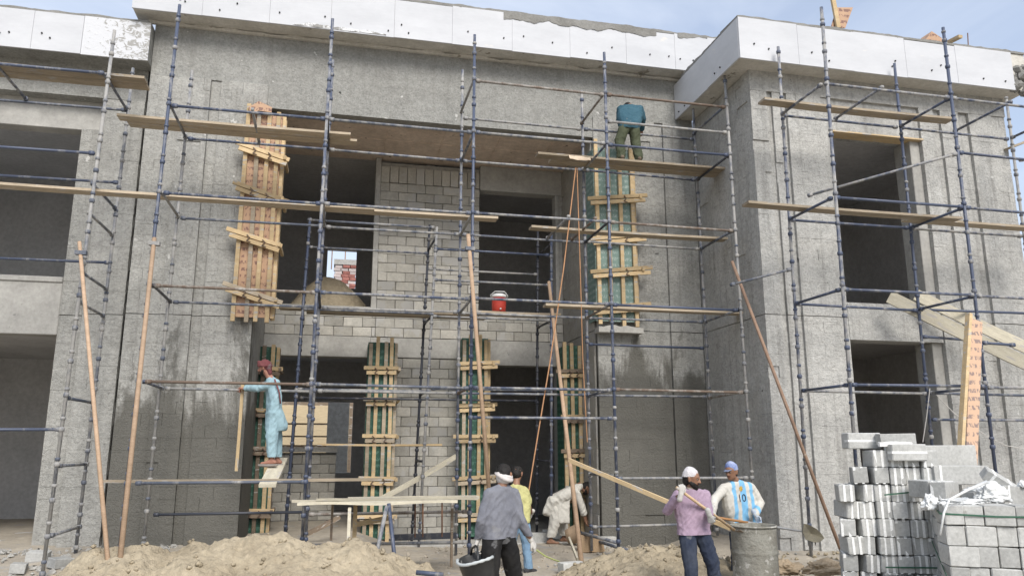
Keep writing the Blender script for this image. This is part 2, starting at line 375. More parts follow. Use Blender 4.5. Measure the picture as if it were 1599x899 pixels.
# parapet of the centre
PXa,PXb=-4.1,7.95
pc=obj('parapet',MB().box((PXa,YF-.45,10.03),(PXb,YF+.1,10.86)),[UNDER],b)
panels(pc,'x',PXa,PXb,10.0,10.83,YF-.45)
obj('parapet_cap',ragged(PXa,PXb,YF-.475,YF+.2,10.84,.06,.035,seed=1),CAP,pc)
obj('render_smear',ragged(PXa+.2,PXb-.2,YF-.06,YF+.0,9.96,.06,.05,seed=5),UNDER,pc)
for a_,b_,h_,s_ in ((3.0,6.4,.13,61),(6.9,7.6,.06,63),(-3.2,-.5,.05,67)): obj('bare_patch',ragged(a_,b_,YF-.494,YF-.44,10.85,-h_,.1,step=.02,seed=s_),CAP,pc)
obj('plaster_smear',ragged(-1.2,.6,YF-.491,YF-.44,10.02,.05,.07,step=.03,seed=71),SMEAR,pc)
# back wall
bw=obj('back_wall',MB().box((.72,YB+.075,-.2),(3.02,YB+.3,8.42)).box((XL1,YB+.075,4.34),(.719,YB+.3,4.93)).box((3.021,YB+.075,4.34),(XR0,YB+.3,4.93)).box((4.87,YB+.02,4.935),(XR0,YB+.3,8.48)),BLOCKD,b)
n=lay(bw,.72,3.02,.1,3.88,YB); n+=lay(bw,.72,3.02,4.345,7.91,YB,start=1)
n+=lay(bw,XL1,.715,4.345,4.96,YB,start=1); n+=lay(bw,3.025,XR0-.04,4.345,4.97,YB)
x=.72
while x<2.99:                                     # soldier course under the soffit
    l=min(.2,3.02-x); local('concrete_block',block_mesh(l-.012,.39,.14,BLOCK),bw,(x+l/2,YB+.07+rnd(-.012,.004),8.115+rnd(-.008,.008))); x+=l
obj('ring_beam',MB().box((XL1,YB-.012,3.885),(.62,YB+.3,4.336)).box((.621,YB+.004,3.9),(3.2,YB+.3,4.335)).box((3.201,YB-.012,3.78),(XR0-.03,YB+.3,4.336)),LINT,b,bev=.01)
obj('window_lintel',MB().box((3.03,YB-.01,7.9),(XR0-.03,YB+.3,8.495)),LINT,b,bev=.01)
obj('window_jamb',MB().box((.6,YB-.01,4.965),(.718,YB+.3,8.495)),LINT,b,bev=.01)
obj('window_jamb',MB().box((4.86,YB-.005,4.975),(4.94,YB+.3,7.898)),LINT,b,bev=.01)
obj('window_sill',MB().box((XL1,YB-.03,4.962),(.599,YB+.28,5.0)),LINT,b)
obj('door_jamb',MB().box((4.86,YB-.02,.0),(XR0-.03,YB+.3,3.778)),LINT,b,bev=.01)
# rooms behind: floors, partition, ends and a back wall with openings
RB=22.
obj('floor_slab',MB().box((XL0+.1,YB+.301,4.3),(XR1,RB,4.5)),INNER,b); obj('ground_slab',MB().box((XL0,YB-.9,-.3),(XR1,RB,.1)),LINT,b)
obj('roof_slab',MB().box((XL0,YF+.39,8.72),(XR1,RB+.2,9.3)),INNER,b)
obj('room_walls',MB().box((XL0,YB+.2,-.3),(XL0+.2,RB,8.71)).box((1.8,YB+.31,-.2),(2.0,RB,4.29)).box((1.8,YB+.31,4.51),(2.0,RB,8.71)).box((XR1-.2,YB+.2,-.3),(XR1-.001,RB,8.71)).box((XL0,RB,3.2),(XR1,RB+.2,6.42)).box((XL0,RB,7.54),(XR1,RB+.2,8.7)).box((XL0,RB,6.421),(-.5,RB+.2,7.539)).box((.32,RB,6.421),(XR1,RB+.2,7.539)).box((1.5,RB,-.3),(XR1,RB+.2,3.199)).box((.4,RB,-.3),(1.499,RB+.2,3.198)).box((XL0,RB,-.3),(.399,RB+.2,1.3)),INNER,b)
DARKIN=M('dark_inner_wall',(.55,.55,.55,1),(.47,.47,.47,1),1.2,.95,.2,20,.006,'world')
# ---------------------------------------------------------------- left wing
lw=thing('building_wing','grey concrete left wing with two dark openings and lower white parapet','building',(-6,14.9,0))
YL=14.92
p=obj('pier',MB().box((-4.55,YL+.05,-.3),(XL0-.09,YL+2.5,8.45)).box((-5.0,YL+.3,-.3),(-4.551,YL+2.4,7.9)),RENDER,lw)
f=MB(); facing(f,'x',-4.55,-4.15,.05,8.44,YL); facing(f,'x',-4.149,XL0-.09,.05,8.44,YL-.03,dep=.12); facing(f,'x',-5.0,-4.552,.05,7.9,YL+.24); obj('block_facing',f,RENDER,p,kind='stuff')
obj('fascia_beam',MB().box((-9.5,YL-.005,8.452),(XL0-.09,YL+.3,9.1)),FASCIA,lw)
obj('lintel',MB().box((-9.5,YL+.26,7.88),(-4.551,YL+.56,8.6)),LINT,lw,bev=.01)
obj('spandrel',MB().box((-9.5,YL+.22,3.94),(-5.001,YL+.5,4.97)),LINT,lw,bev=.012)
obj('sill_coping',MB().box((-9.5,YL+.19,4.90),(-5.002,YL+.55,5.0)),LINT,lw,bev=.01)
obj('floor_slab',MB().box((-9.5,YL+.51,4.1),(XL0-.3,21,4.4)),DARKIN,lw); obj('ground_slab',MB().box((-9.5,YL+.2,-.3),(-4.0,21,.3)),INNER,lw)
obj('room_walls',MB().box((-9.7,21,-.3),(XL0,21.2,9)).box((-4.2,YL+2.4,-.3),(-4.0,21,9)).box((-9.7,YL,8.7),(XL0-.1,21,9.08)).box((-9.7,YL,-.3),(-9.51,21,8.69)),DARKIN,lw)
pl=obj('parapet',MB().box((-9.5,YL-.45,9.09),(XL0-.012,YL+.2,9.86)),FASCIA,lw)
panels(pl,'x',-9.5,-4.945,9.07,9.84,YL-.45)
obj('parapet_cap',ragged(-9.5,XL0-.06,YL-.475,YL+.2,9.84,.05,.02,seed=11),CAP,pl)
m_,t_,b_=newmat('half_painted_end'); v_=coords(t_,'world'); sx_=N(t_,'ShaderNodeSeparateXYZ'); t_.links.new(v_,sx_.inputs[0])
k_=math_(t_,'ADD',nz(t_,coords(t_,'world',(1,1,1.6)),7.,5.,.65,1.5),math_(t_,'MULTIPLY',math_(t_,'ADD',sx_.outputs['X'],4.25),.16)); t_.links.new(mixc(t_,ramp(t_,k_,[(.53,g(0)),(.58,g(1))]),(.55,.56,.58,1),(.30,.295,.28,1)),b_.inputs['Base Color']); b_.inputs['Roughness'].default_value=.85; bumpn(t_,b_,k_,.5,.02)
obj('parapet_panel',MB().box((-4.94,YL-.484,9.068),(XL0-.012,YL-.45,9.845)),m_,pl)
# ---------------------------------------------------------------- right wing
YR=12.3; WX0,WX1=7.4,13.2
rw=thing('building_wing','grey concrete right wing projecting forward with white parapet and broken far corner','building',(10,YR,0))
OX0,OX1=9.1,10.9
wf=obj('front_wall',MB().box((WX0+.045,YR+.05,-.3),(OX0,YR+.42,9.05)).box((OX1+.22,YR+.05,-.3),(WX1,YR+.42,9.05)).box((OX0+.001,YR+.03,7.98),(OX1+.219,YR+.42,9.05)).box((OX0+.001,YR+.02,3.9),(OX1+.219,YR+.42,4.6)),RENDER_D,rw)
f=MB()
for a0,a1,o in ((WX0,7.74,.02),(7.742,7.86,-.04),(7.862,8.02,.01),(8.022,8.16,-.03),(8.162,8.9,.025),(8.902,OX0,.0)): facing(f,'x',a0,a1,.05,8.65,YR-o,dep=.1+o)
for a0,a1,o in ((OX1+.222,11.45,.02),(11.452,11.62,-.04),(11.622,12.05,.02),(12.052,12.3,-.04),(12.302,12.85,.02),(12.852,WX1,.0)): facing(f,'x',a0,a1,.05,8.65,YR-o,dep=.1+o)
obj('block_facing',f,RENDER_D,wf,kind='stuff')
obj('fascia_beam',MB().box((WX0-.004,YR-.028,8.652),(WX1+.004,YR+.3,9.06)),RENDER_D,rw)
obj('side_wall',MB().box((WX0+.03,YR+.43,-.3),(WX0+.3,YF+.04,9.05)),RENDER_D,rw)
f=MB(); facing(f,'y',YR+.101,YF+.03,.05,9.04,WX0,pr=.006); obj('side_facing',f,RENDER_D,rw,kind='stuff')
obj('window_reveal',MB().box((OX1,YR+.06,4.601),(OX1+.218,YR+.52,7.979)),LINT,rw,bev=.01); obj('door_reveal',MB().box((OX1,YR+.06,-.2),(OX1+.218,YR+.52,3.899)),LINT,rw,bev=.01)
obj('spandrel',MB().box((OX0+.003,YR-.01,3.9),(OX1+.2,YR+.019,4.58)),RENDER_D,rw)
obj('head_board',MB().box((OX0-.02,YR-.05,7.95),(OX1+.24,YR+.25,7.978)),TIMB,rw)
obj('room_walls',MB().box((WX0+.31,17,-.3),(WX1,17.2,9)).box((WX1-.2,YR+.43,-.3),(WX1,17,9)).box((WX0+.3,YF+.05,-.3),(WX0+.31,17,9)),INNER,rw)
obj('floor_slab',MB().box((WX0+.31,YR+.43,4.15),(WX1-.21,17,4.4)),INNER,rw); obj('ceiling_slab',MB().box((WX0+.31,YR+.43,8.2),(WX1-.21,17,8.4)),INNER,rw); obj('ground_slab',MB().box((WX0+.31,YR+.1,-.3),(WX1-.21,17,.25)),INNER,rw)
QX0,QX1=7.0,13.42
pr_=obj('parapet',MB().box((QX0,YR-.45,9.06),(QX1,YR+.15,9.87)).box((QX0,YR+.151,9.06),(QX0+.5,YF,9.87)),UNDER,rw)
panels(pr_,'x',QX0-.03,QX1-.35,9.03,9.84,YR-.45); panels(pr_,'y',YR-.448,YF-.03,9.03,9.84,QX0)
obj('parapet_cap',ragged(QX0-.03,QX1,YR-.475,YR+.2,9.85,.05,.03,seed=21).add(*(lambda q:(q.v,q.f))(ragged(YR+.2,YF-.4,QX0-.03,QX0+.5,9.85,.05,.03,ax='y',seed=23))),CAP,pr_)
lump=MB()
for i in range(26):
    c=V((QX1-rnd(-.02,.34),YR-.44+rnd(-.03,.1),9.0+abs(rnd(0,.75))*rnd(.3,1))); s=rnd(.05,.13)
    mm=MB().lathe([(0.001,-s),(s*.8,-s*.6),(s,0),(s*.7,s*.6),(.001,s)],7,c,False,False); lump.add([tuple(V(v)+V((rnd(-1,1),rnd(-1,1),rnd(-1,1)))*s*.25) for v in mm.v],mm.f)
obj('broken_corner',lump,CAP,pr_)
# ---------------------------------------------------------------- on the roof
def simple(name,label,cat,mb,mat,group=None,**k): return tag(obj(name,mb,mat,None,**k),label,cat,group)
P=lambda x,y,Y=12.4:at(x,y,Y)
simple('plywood_offcut','tall red plywood offcut standing on the right wing parapet','plywood',MB().add([P(1298,42),P(1320,44),P(1332,12),P(1307,12)]+[v+V((0,.02,0)) for v in (P(1298,42),P(1320,44),P(1332,12),P(1307,12))],[(0,1,2,3),(7,6,5,4),(0,4,5,1),(1,5,6,2),(2,6,7,3),(3,7,4,0)]),PLYR)
simple('timber_prop','yellow timber prop sticking up into the sky beside the tall plywood offcut','timber',MB().bar(P(1309,44,12.35),P(1296,-25,12.35),.09,.05,V((0,1,0))),TIMB)
q=[P(1446,62),P(1471,66),P(1471,60),P(1455,49)]
simple('plywood_offcut','low brown plywood offcut lying on the right wing parapet','plywood',MB().add(q+[v+V((0,.3,.01)) for v in q],[(0,1,2,3),(7,6,5,4),(0,4,5,1),(1,5,6,2),(2,6,7,3),(3,7,4,0)]),PLYR)
simple('timber_offcut','short yellow timber end lying on the right wing parapet','timber',MB().bar(P(1482,66,12.5),P(1500,57,12.2),.1,.06),TIMB)
simple('rebar_rod','thin dark steel rod standing on the right wing parapet','rod',MB().tube(P(1512,72,12.6),P(1511,52,12.6),.012,6),REBAR)
for px,lab in ((247,'stub of rod above the left end of the high parapet'),(273,'paired rod stub above the high parapet left end')):
    simple('rebar_rod',lab,'rod',MB().tube(at(px,12,14.3),at(px-1,-12,14.3),.012,6),REBAR)
# ---------------------------------------------------------------- behind the building, seen through its back windows
bs=thing('brick_stack','red and white patterned brick stack seen through the upper rear window','brick stack',(0,26,0))
me=block_mesh(.235,.10,.12,M('red_brick',(.40,.17,.14,1),(.31,.13,.11,1),8,.9,.3,60,rand=.25),.004); me2=block_mesh(.235,.10,.12,M('pale_brick',(.55,.5,.48,1),(.5,.42,.4,1),8,.9,.3,60,rand=.2),.004)
y=26.
for r in range(16):
    for i in range(3):
        local('brick',(me2 if random.random()<.4 else me),bs,(-.24+i*.245+.05*(r%2)+rnd(-.01,.01),y+rnd(-.02,.02),6.35+r*.108),(0,0,rnd(-.05,.05)))
    
obj('stack_core',MB().box((-.33,y+.04,0),(.36,y+.8,6.3+16*.108)),BLOCKD,bs); obj('grey_lid',MB().box((-.36,y-.08,6.3+16*.108),(.38,y+.8,6.48+16*.108)),LINT,bs)
for i,xx in enumerate((-.45,0,.45)): simple('rebar_rod',('left','middle','right')[i]+' pale rod standing behind the rear window bricks','rod',MB().tube((xx,26.6,8),(xx,26.6,10.5),.02,6),RUST)
sh=thing('board_fence','cream boards stacked flat on edge behind the lower rear opening','boards',(-1,32,0))
CREAM=M('cream_board',(.62,.5,.32,1),(.56,.45,.29,1),2,.8,.1,30,stretch=(.3,4,4))
for i,(z,h) in enumerate(((.6,.42),(1.1,.42),(1.6,.4),(2.08,.3),(2.44,.42),(2.93,.7))): obj('board',MB().box((-5,32,z),(.45,32.05,z+h)),CREAM,sh)
obj('added_backing',MB().box((-5.4,32.08,0),(.9,32.2,3.9)),OLDW,sh)  # added dark sheet that blocks the sky so gaps between boards stay dark
mw=thing('block_wall','low block wall with pale coping inside the lower left doorway','wall',(-1,20,0))
obj('wall_core',MB().box((-2.2,19.04,.1),(-.0,19.2,1.85)),BLOCKD,mw); lay(mw,-2.2,0.0,.12,1.8,18.95)
obj('coping',MB().box((-2.25,18.9,1.86),(.02,19.25,1.98)),LINT,mw)
obj('post',MB().box((.75,19,.1),(.9,19.15,2.4)),LINT,mw)
# ================================================================ scaffolds
CUP=MB().lathe([(.027,-.04),(.038,-.034),(.042,-.01),(.042,.012),(.034,.026),(.027,.03)],10).mesh('cup',True)
TCUP=MB().lathe([(.027,-.022),(.036,-.016),(.038,.012),(.03,.022),(.027,.026)],10).mesh('cup',True)
cupm={}
def cupmesh(mat,top):
    k=(mat.name,top)
    if k not in cupm:
        me=(TCUP if top else CUP).copy(); me.materials.append(mat); cupm[k]=me
    return cupm[k]
def standard(sc_,p,q,mat,r=.026,cup0=None,step=.5):
    """upright tube from p to q with welded cups every half metre"""
    p=V(p);q=V(q); o=obj('standard',MB().tube(p,q,r,10),mat,sc_,True)
    L_=(q-p).length; d=(q-p)/L_; z=cup0 if cup0 is not None else .3
    while p.z+z<q.z-.1 and z<L_:
        if z>0.02:
            local('cup',cupmesh(mat,0),o,p+d*z)
            t=z+rnd(.07,.2)
            if t<L_: local('cup',cupmesh(mat,1),o,p+d*t)
        z+=step
    return o
def ledger(sc_,p,q,mat,r=.0235,name='ledger'):
    p=V(p);q=V(q); d=(q-p).normalized()
    mb=MB().tube(p,q,r,10)
    for c,s in ((p,1),(q,-1)): mb.bar(c+d*s*.01,c+d*s*.085,.05,.062)
    return obj(name,mb,mat,sc_,True)
S1,S2=12.6,14.0
AX=(-2.9,-.4,2.12,4.6,7.07); Z1,Z2,Z3,Z4,Z5=1.45,2.93,4.42,5.93,7.42
ms=thing('scaffold','long blue tube scaffold of four bays before the portico','scaffold',(2,S1,0))
tops=(9.23,9.3,9.31,9.26,9.18); btops=(8.75,9.25,9.33,9.15,9.0)
fm=(BLUE,BLUE,BLUE,BLUE,GREYT); bmm=(GREYT,BLUE,BLUE,BLUE,GREYT)
for i,x in enumerate(AX):
    lx=(-.1,-.05,0,.02,.06)[i]
    standard(ms,(x+lx,S1,gz(x,S1)+.03),(x,S1,tops[i]),fm[i],cup0=Z1-gz(x,S1)-.03-1.0)
    standard(ms,(x+lx*.8,S2,gz(x,S2)+.03),(x,S2,btops[i]),bmm[i],cup0=Z1-gz(x,S2)-.03-1.0)
def led(i,j,y,z,mat=None,slope=0):
    for k in range(i,j):
        ledger(ms,(AX[k]+.03,y,z+rnd(-.012,.012)),(AX[k+1]-.03,y,z+rnd(-.012,.012)+slope),mat or random.choice((BLUE,BLUE,BLUE,GREYT,BRNT)))
for z in (Z2,Z3,Z4,Z5): led(0,4,S1,z)
led(0,1,S1,Z1,GREYT); led(3,4,S1,Z1); led(1,2,S1,.95); led(1,2,S1,.5,GREYT); led(2,3,S1,2.45); led(2,4,S1,8.4,BRNT); led(3,4,S1,7.88,GREYT)
led(0,4,S2,Z2,GREYT); led(0,4,S2,Z3,GREYT); led(0,4,S2,Z4,GREYT); led(0,4,S2,Z5); led(2,4,S2,8.3,GREYT); led(3,4,S2,3.9,BLUE); led(0,1,S2,.9,DARKT); led(3,4,S2,.55,GREYT)
for i,x in enumerate(AX):
    for z in (Z2,Z3,Z4,Z5):
        if i==1 and z in (Z2,): continue
        ledger(ms,(x+.005,S1+.03,z+.01),(x,S2-.03,z+rnd(-.02,.01)),random.choice((GREYT,BRNT,DARKT,BLUE)),name='transom')
for x,z in ((2.12,8.4),(4.6,8.4),(7.07,8.4),(-1.62,Z5),(3.85,Z4),(4.35,Z4),(4.62,Z1)):
    ledger(ms,(x,S1-.03,z+.05),(x-.02,S2+.03,z+.03),random.choice((BLUE,GREYT,BRNT)),name='transom')
# left scaffold
ls=thing('scaffold','worn tube scaffold with ladder-like rungs before the left wing','scaffold',(-5,S1,0))
for x0 in (-3.9,-6.4):
    standard(ls,(x0-.07,S1,gz(x0,S1)),(x0+.05,S1,8.64),GREYT,cup0=.1); standard(ls,(x0-.07,S2,gz(x0,S2)),(x0,S2,8.68),GREYT,cup0=.1)
    for z in (.73,1.7,2.68,4.13,4.59,5.54,6.02,7.87): ledger(ls,(x0-.03,S1+.03,z),(x0-.03,S2-.03,z),GREYT,name='transom')
for y,z,m_ in ((S1,7.87,BLUE),(S2,7.86,GREYT),(S1,6.5,BLUE),(S2,6.5,BLUE),(S2,5.06,BLUE),(S1,2.22,BLUE)): ledger(ls,(-6.37,y,z-.02),(-3.93,y,z),m_)
ledger(ls,(-5.55,S1-.03,7.92),(-5.55,S2+.03,7.9),BLUE,name='transom')
# right scaffold
T1,T2=10.4,11.68
rs=thing('scaffold','dark blue tube scaffold wrapping the right wing corner','scaffold',(10,T1,0))
RXs=(7.62,10.1,12.6)
for i,x in enumerate(RXs):
    standard(rs,(x-.04,T1,gz(x,T1)),(x+.1 if i==0 else x+.03,T1,(9.29,9.22,9.2)[i]),BLUE,.0275,cup0=.4)
    standard(rs,(x-.05,T2,gz(x,T2)),(x+.06,T2,(9.25,9.2,8.75)[i]),(BLUE,BLUE,GREYT)[i],cup0=.4)
for z in (2.9,4.39,5.9,7.88):
    for k in range(2):
        ledger(rs,(RXs[k]+.03,T1,z),(RXs[k+1]-.03,T1,z+rnd(-.02,.02)),BLUE); ledger(rs,(RXs[k]+.03,T2,z),(RXs[k+1]-.03,T2,z+rnd(-.02,.02)),BLUE if z!=2.9 else GREYT)
    for x in RXs: ledger(rs,(x,T1+.03,z),(x,T2-.03,z),BLUE,name='transom')
ledger(rs,(10.13,T1,6.88),(12.57,T1,6.86),BLUE)
for x in (8.75,11.35): ledger(rs,(x,T1-.03,7.93),(x,T2+.03,7.92),BLUE,name='transom')
ledger(rs,(7.9,T2-.2,6.3),(10.1,T1,6.86),GREYT,name='brace_tube')
ledger(rs,(10.13,T2,3.9),(11.5,T2,3.85),BLUE); ledger(rs,(10.13,T2,2.44),(12.4,T2,2.44),BLUE); ledger(rs,(10.13,T1,3.62),(10.75,T1,3.6),BLUE)
ledger(rs,at(1140,445,12.0),at(1236,420,T2),GREYT,name='brace_tube')
ledger(rs,(12.55,T1+.05,6.9),(13.7,T2,7.2),BLUE,name='transom')
# scaffold outside the far right corner
fs_=thing('scaffold','pale tube scaffold partly seen beyond the far right corner','scaffold',(13.6,12.4,0))
standard(fs_,(13.75,11.9,.3),(13.55,11.9,8.8),GREYT); standard(fs_,(14.9,11.2,.3),(14.8,11.2,8.6),GREYT)
for z in (4.4,5.9,7.3): ledger(fs_,(13.1,12.0,z+.3),(14.9,11.15,z+.32),GREYT); ledger(fs_,(12.6,T1,z+.05),(14.9,10.9,z-.1),BLUE)
# inner scaffold in the portico
I1,I2=15.25,16.25
ins=thing('scaffold','dark low scaffold standing inside the portico against the block wall','scaffold',(1.8,I1,0))
IXs=((-.72,-.86),(1.82,1.6),(4.27,4.2))
for i,(xt,xb) in enumerate(IXs):
    standard(ins,(xb,I1,.12),(xt,I1,6.42),(BLUE,GREYT,BLUE)[i],.027); standard(ins,(xb-.04,I2,.12),(xt-.04,I2,6.75),DARKT,.027)
    for z in (6.2,4.55,3.05,1.7): 
        f_=(6.42-z)/6.3; xx=xt+(xb-xt)*f_; ledger(ins,(xx,I1+.02,z),(xx-.04,I2-.02,z),DARKT,name='transom')
for z,y,a,c,m_ in ((6.4,I1,0,1,GREYT),(6.1,I2,0,1,GREYT),(4.6,I1,0,1,GREYT),(3.05,I1,0,1,GREYT),(5.95,I1,1,2,BLUE),(5.75,I2,1,2,GREYT),(5.3,I1,1,2,GREYT),(4.55,I1,1,2,GREYT),(3.1,I1,1,2,GREYT),(2.95,I2,0,2,DARKT)):
    ledger(ins,(IXs[a][0]-.05,y,z),(IXs[c][0]-.05,y,z),m_)
# ---------------------------------------------------------------- planks
def plank(label,p,q,w=.23,t=.042,mat=None,up=V((0,0,1)),name='plank',cat='plank',group=None):
    p=V(p);q=V(q); mb=MB(); n=8; d=(q-p); a=d.normalized().cross(up).normalized(); u=a.cross(d.normalized()); vs=[]; tw=rnd(-.03,.03); sag=rnd(.0,.018)
    for i in range(n+1):
        f=i/n; c=p+d*f-u*sag*4*f*(1-f)*1.0; aa=a+u*tw*(f-.5)
        for sx,sy in ((-1,-1),(1,-1),(1,1),(-1,1)): vs.append(c+aa*(sx*w/2)+u*(sy*t/2)+V((0,0,rnd(-.001,.001))))
    fs=[(3,2,1,0),tuple(4*n+k for k in range(4))]
    for i in range(n):
        for k in range(4): fs.append((4*i+k,4*i+(k+1)%4,4*i+4+(k+1)%4,4*i+4+k))
    m=mb.add(vs,fs).mesh(name); cen=(p+q)/2
    # object axes along the board so the grain runs lengthwise
    rot=Matrix((d.normalized(),a,u)).transposed(); m.transform(Matrix.Translation(-cen)); m.transform(rot.to_4x4().inverted()); m.materials.append(mat or PLANK)
    o=bpy.data.objects.new(name,m); COL.objects.link(o); o.location=cen; o.rotation_euler=rot.to_euler()
    return tag(o,label,cat,group)
def xpl(label,px0,py0,px1,py1,Y,**k): return plank(label,at(px0,py0,Y),at(px1,py1,Y),**k)
zz=lambda z:z+.045
def lvl(label,px0,px1,pyref,Y,z,**k):
    a=at(px0,pyref,Y).x; c=at(px1,pyref,Y).x; return plank(label,(a,Y,zz(z)),(c,Y,zz(z)+rnd(-.01,.01)),**k)
lvl('lower plank of the pair across the upper left bay, before the red formwork',183,548,200,13.38,Z5)
lvl('rear plank of the pair across the upper left bay, jutting further right',200,558,205,13.63,Z5)
lvl('very long plank from the left edge to the centre, second level from top',-60,585,310,12.92,Z4)
lvl('plank overlapping the long left plank and ending past the centre pole',370,776,335,13.12,Z4+.04)
lvl('plank under the stooping man at the top right',838,1133,255,13.5,Z5)
lvl('second plank behind the one under the stooping man at the top right',858,1128,255,13.75,Z5)
lvl('plank across the right bay just below the green upper formwork middle',828,1132,365,13.4,Z4)
lvl('plank at the foot of the green upper formwork in the right bay',850,1160,482,13.15,Z3)
lvl('wide grey plank inside the portico below the sand-filled window',438,742,462,15.6,4.62,w=.3)
lvl('second wide plank inside the portico below the sand-filled window',480,758,465,15.95,4.62,w=.3)
lvl('upper left plank before the left wing parapet',-60,228,125,12.86,7.9)
lvl('second upper left plank before the left wing parapet',-60,232,128,13.11,7.9)
lvl('thin plank along the low left ledger under the man in pale blue',160,596,747,12.68,Z1-.02,w=.12)
lvl('top plank of the right scaffold at its left end',1190,1482,175,11.38,7.92)
lvl('lower right scaffold plank crossing before the upper window',1165,1495,338,11.22,5.93)
lvl('lower right scaffold plank running out of frame at the right',1415,1640,352,11.42,5.93)
plank('short plank end seen beyond the far right building corner',at(1574,232,12.2),at(1640,205,12.2))
lvl('thin batten crossing before the lower left doorway',495,690,703,15.9,1.98,w=.06,t=.04,mat=TIMB,cat='batten',name='batten')
plank('whitish short board the man in pale blue stands on',(at(418,752,12.45).x,12.42,1.40),(at(418,752,12.45).x+.05,14.06,1.77),w=.25,t=.05,mat=PALE)
# ramp boards and the upright panel at right
plank('lower sloping ramp board from the right wing window sill',at(1388,463,11.9),at(1640,585,10.9),w=.05,t=.23,mat=PALE,name='ramp_board',cat='board')
plank('upper sloping ramp board from the right wing window sill',at(1430,460,12.1),at(1640,560,11.2),w=.05,t=.21,mat=PALE,name='ramp_board',cat='board')
up_=thing('formwork_panel','upright orange plywood panel with a stud leaning behind the block stack','panel',at(1515,730,9.9))
a=at(1525,500,10.25);c=at(1516,735,9.9)
obj('plywood',MB().bar(a,c,.21,.018,V((0,1,0))),PLYO,up_); a2=at(1513,490,10.22);c2=at(1498,735,9.86); obj('stud',MB().bar(a2,c2,.055,.09,V((0,1,0))),TIMB,up_)
# ---------------------------------------------------------------- leaning props and poles
def pole(label,p,q,r,mat,name='leaning_pole',cat='pole',r2=None,clamp=None):
    th=thing(name,label,cat,q); obj('shaft',MB().tube(p,q,r,9,r2),mat,th,True)
    if clamp is not None:
        c=V(p)+(V(q)-V(p))*clamp; obj('coupler',MB().bar(c-V((.07,0,.0)),c+V((.09,0,.0)),.09,.06),GREYT,th)
    return th
def ground(px,py,Y): p=at(px,py,Y); return V((p.x,p.y,gz(p.x,p.y)))
pole('brown pole leaning on the left scaffold, its foot crossing to the right',at(124,378,12.5),at(172,915,10.4),.028,BROWNW,clamp=.04)
pole('thicker brown pole leaning left from the first blue upright',at(241,372,12.5),at(183,915,10.4),.033,BROWNW,clamp=.02)
pole('brown pole standing against the central upright above the grey-shirted man',at(731,366,12.48),at(764,770,12.2),.034,BROWNW,clamp=.06)
pole('long brown pipe leaning on the right wing side wall',at(1143,408,12.4),at(1322,882,11.2),.029,RUST,clamp=None)
pole('brown pole leaning before the right doorway beside the stooping man in white',at(857,440,14.9),at(908,878,12.6),.034,BROWNW,r2=.042)
plank('timber brace running down from the doorway towards the drum',at(889,718,12.5),at(1140,824,10.3),w=.045,t=.062,mat=TIMB,name='timber_brace',cat='timber')
plank('timber brace sloping up across the block wall above the trestle',at(588,782,15.0),at(712,712,15.8),w=.05,t=.09,mat=PALE,name='timber_brace',cat='timber')
plank('short timber brace low down at the left door behind the sand',at(480,832,14.6),at(530,806,15.0),w=.05,t=.08,mat=OLDW,name='timber_brace',cat='timber')
plank('splintered pointed stake hanging by the man in pale blue',at(379,600,13.95),at(369,735,13.95),w=.045,t=.05,mat=TIMB,name='stake',cat='stake')
# ropes
def rope(label,pts,r,mat): return simple('rope',label,'rope',MB().path(pts,r,6),mat)
rope('left strand of orange rope slanting from the top right plank to the door',[at(899,262,13.4),at(880,420,12.9),at(858,570,12.7),at(838,690,12.6),at(825,770,12.5)],.011,ROPE)
rope('right strand of orange rope hanging straight from the top right plank',[at(901,262,13.45),at(906,420,13.0),at(910,560,13.1),at(917,690,13.2)],.009,ROPE)
rope('white cord hanging from the right scaffold behind the block stack',[at(1452,606,11.6),at(1447,650,11.6),at(1441,690,11.6)],.008,WROPE)
rope('white cord stretched sideways across the right wing scaffold',[at(1462,616,11.6),at(1490,645,11.5),at(1540,680,11.4),at(1570,695,11.4),at(1640,708,11.4)],.007,WROPE)
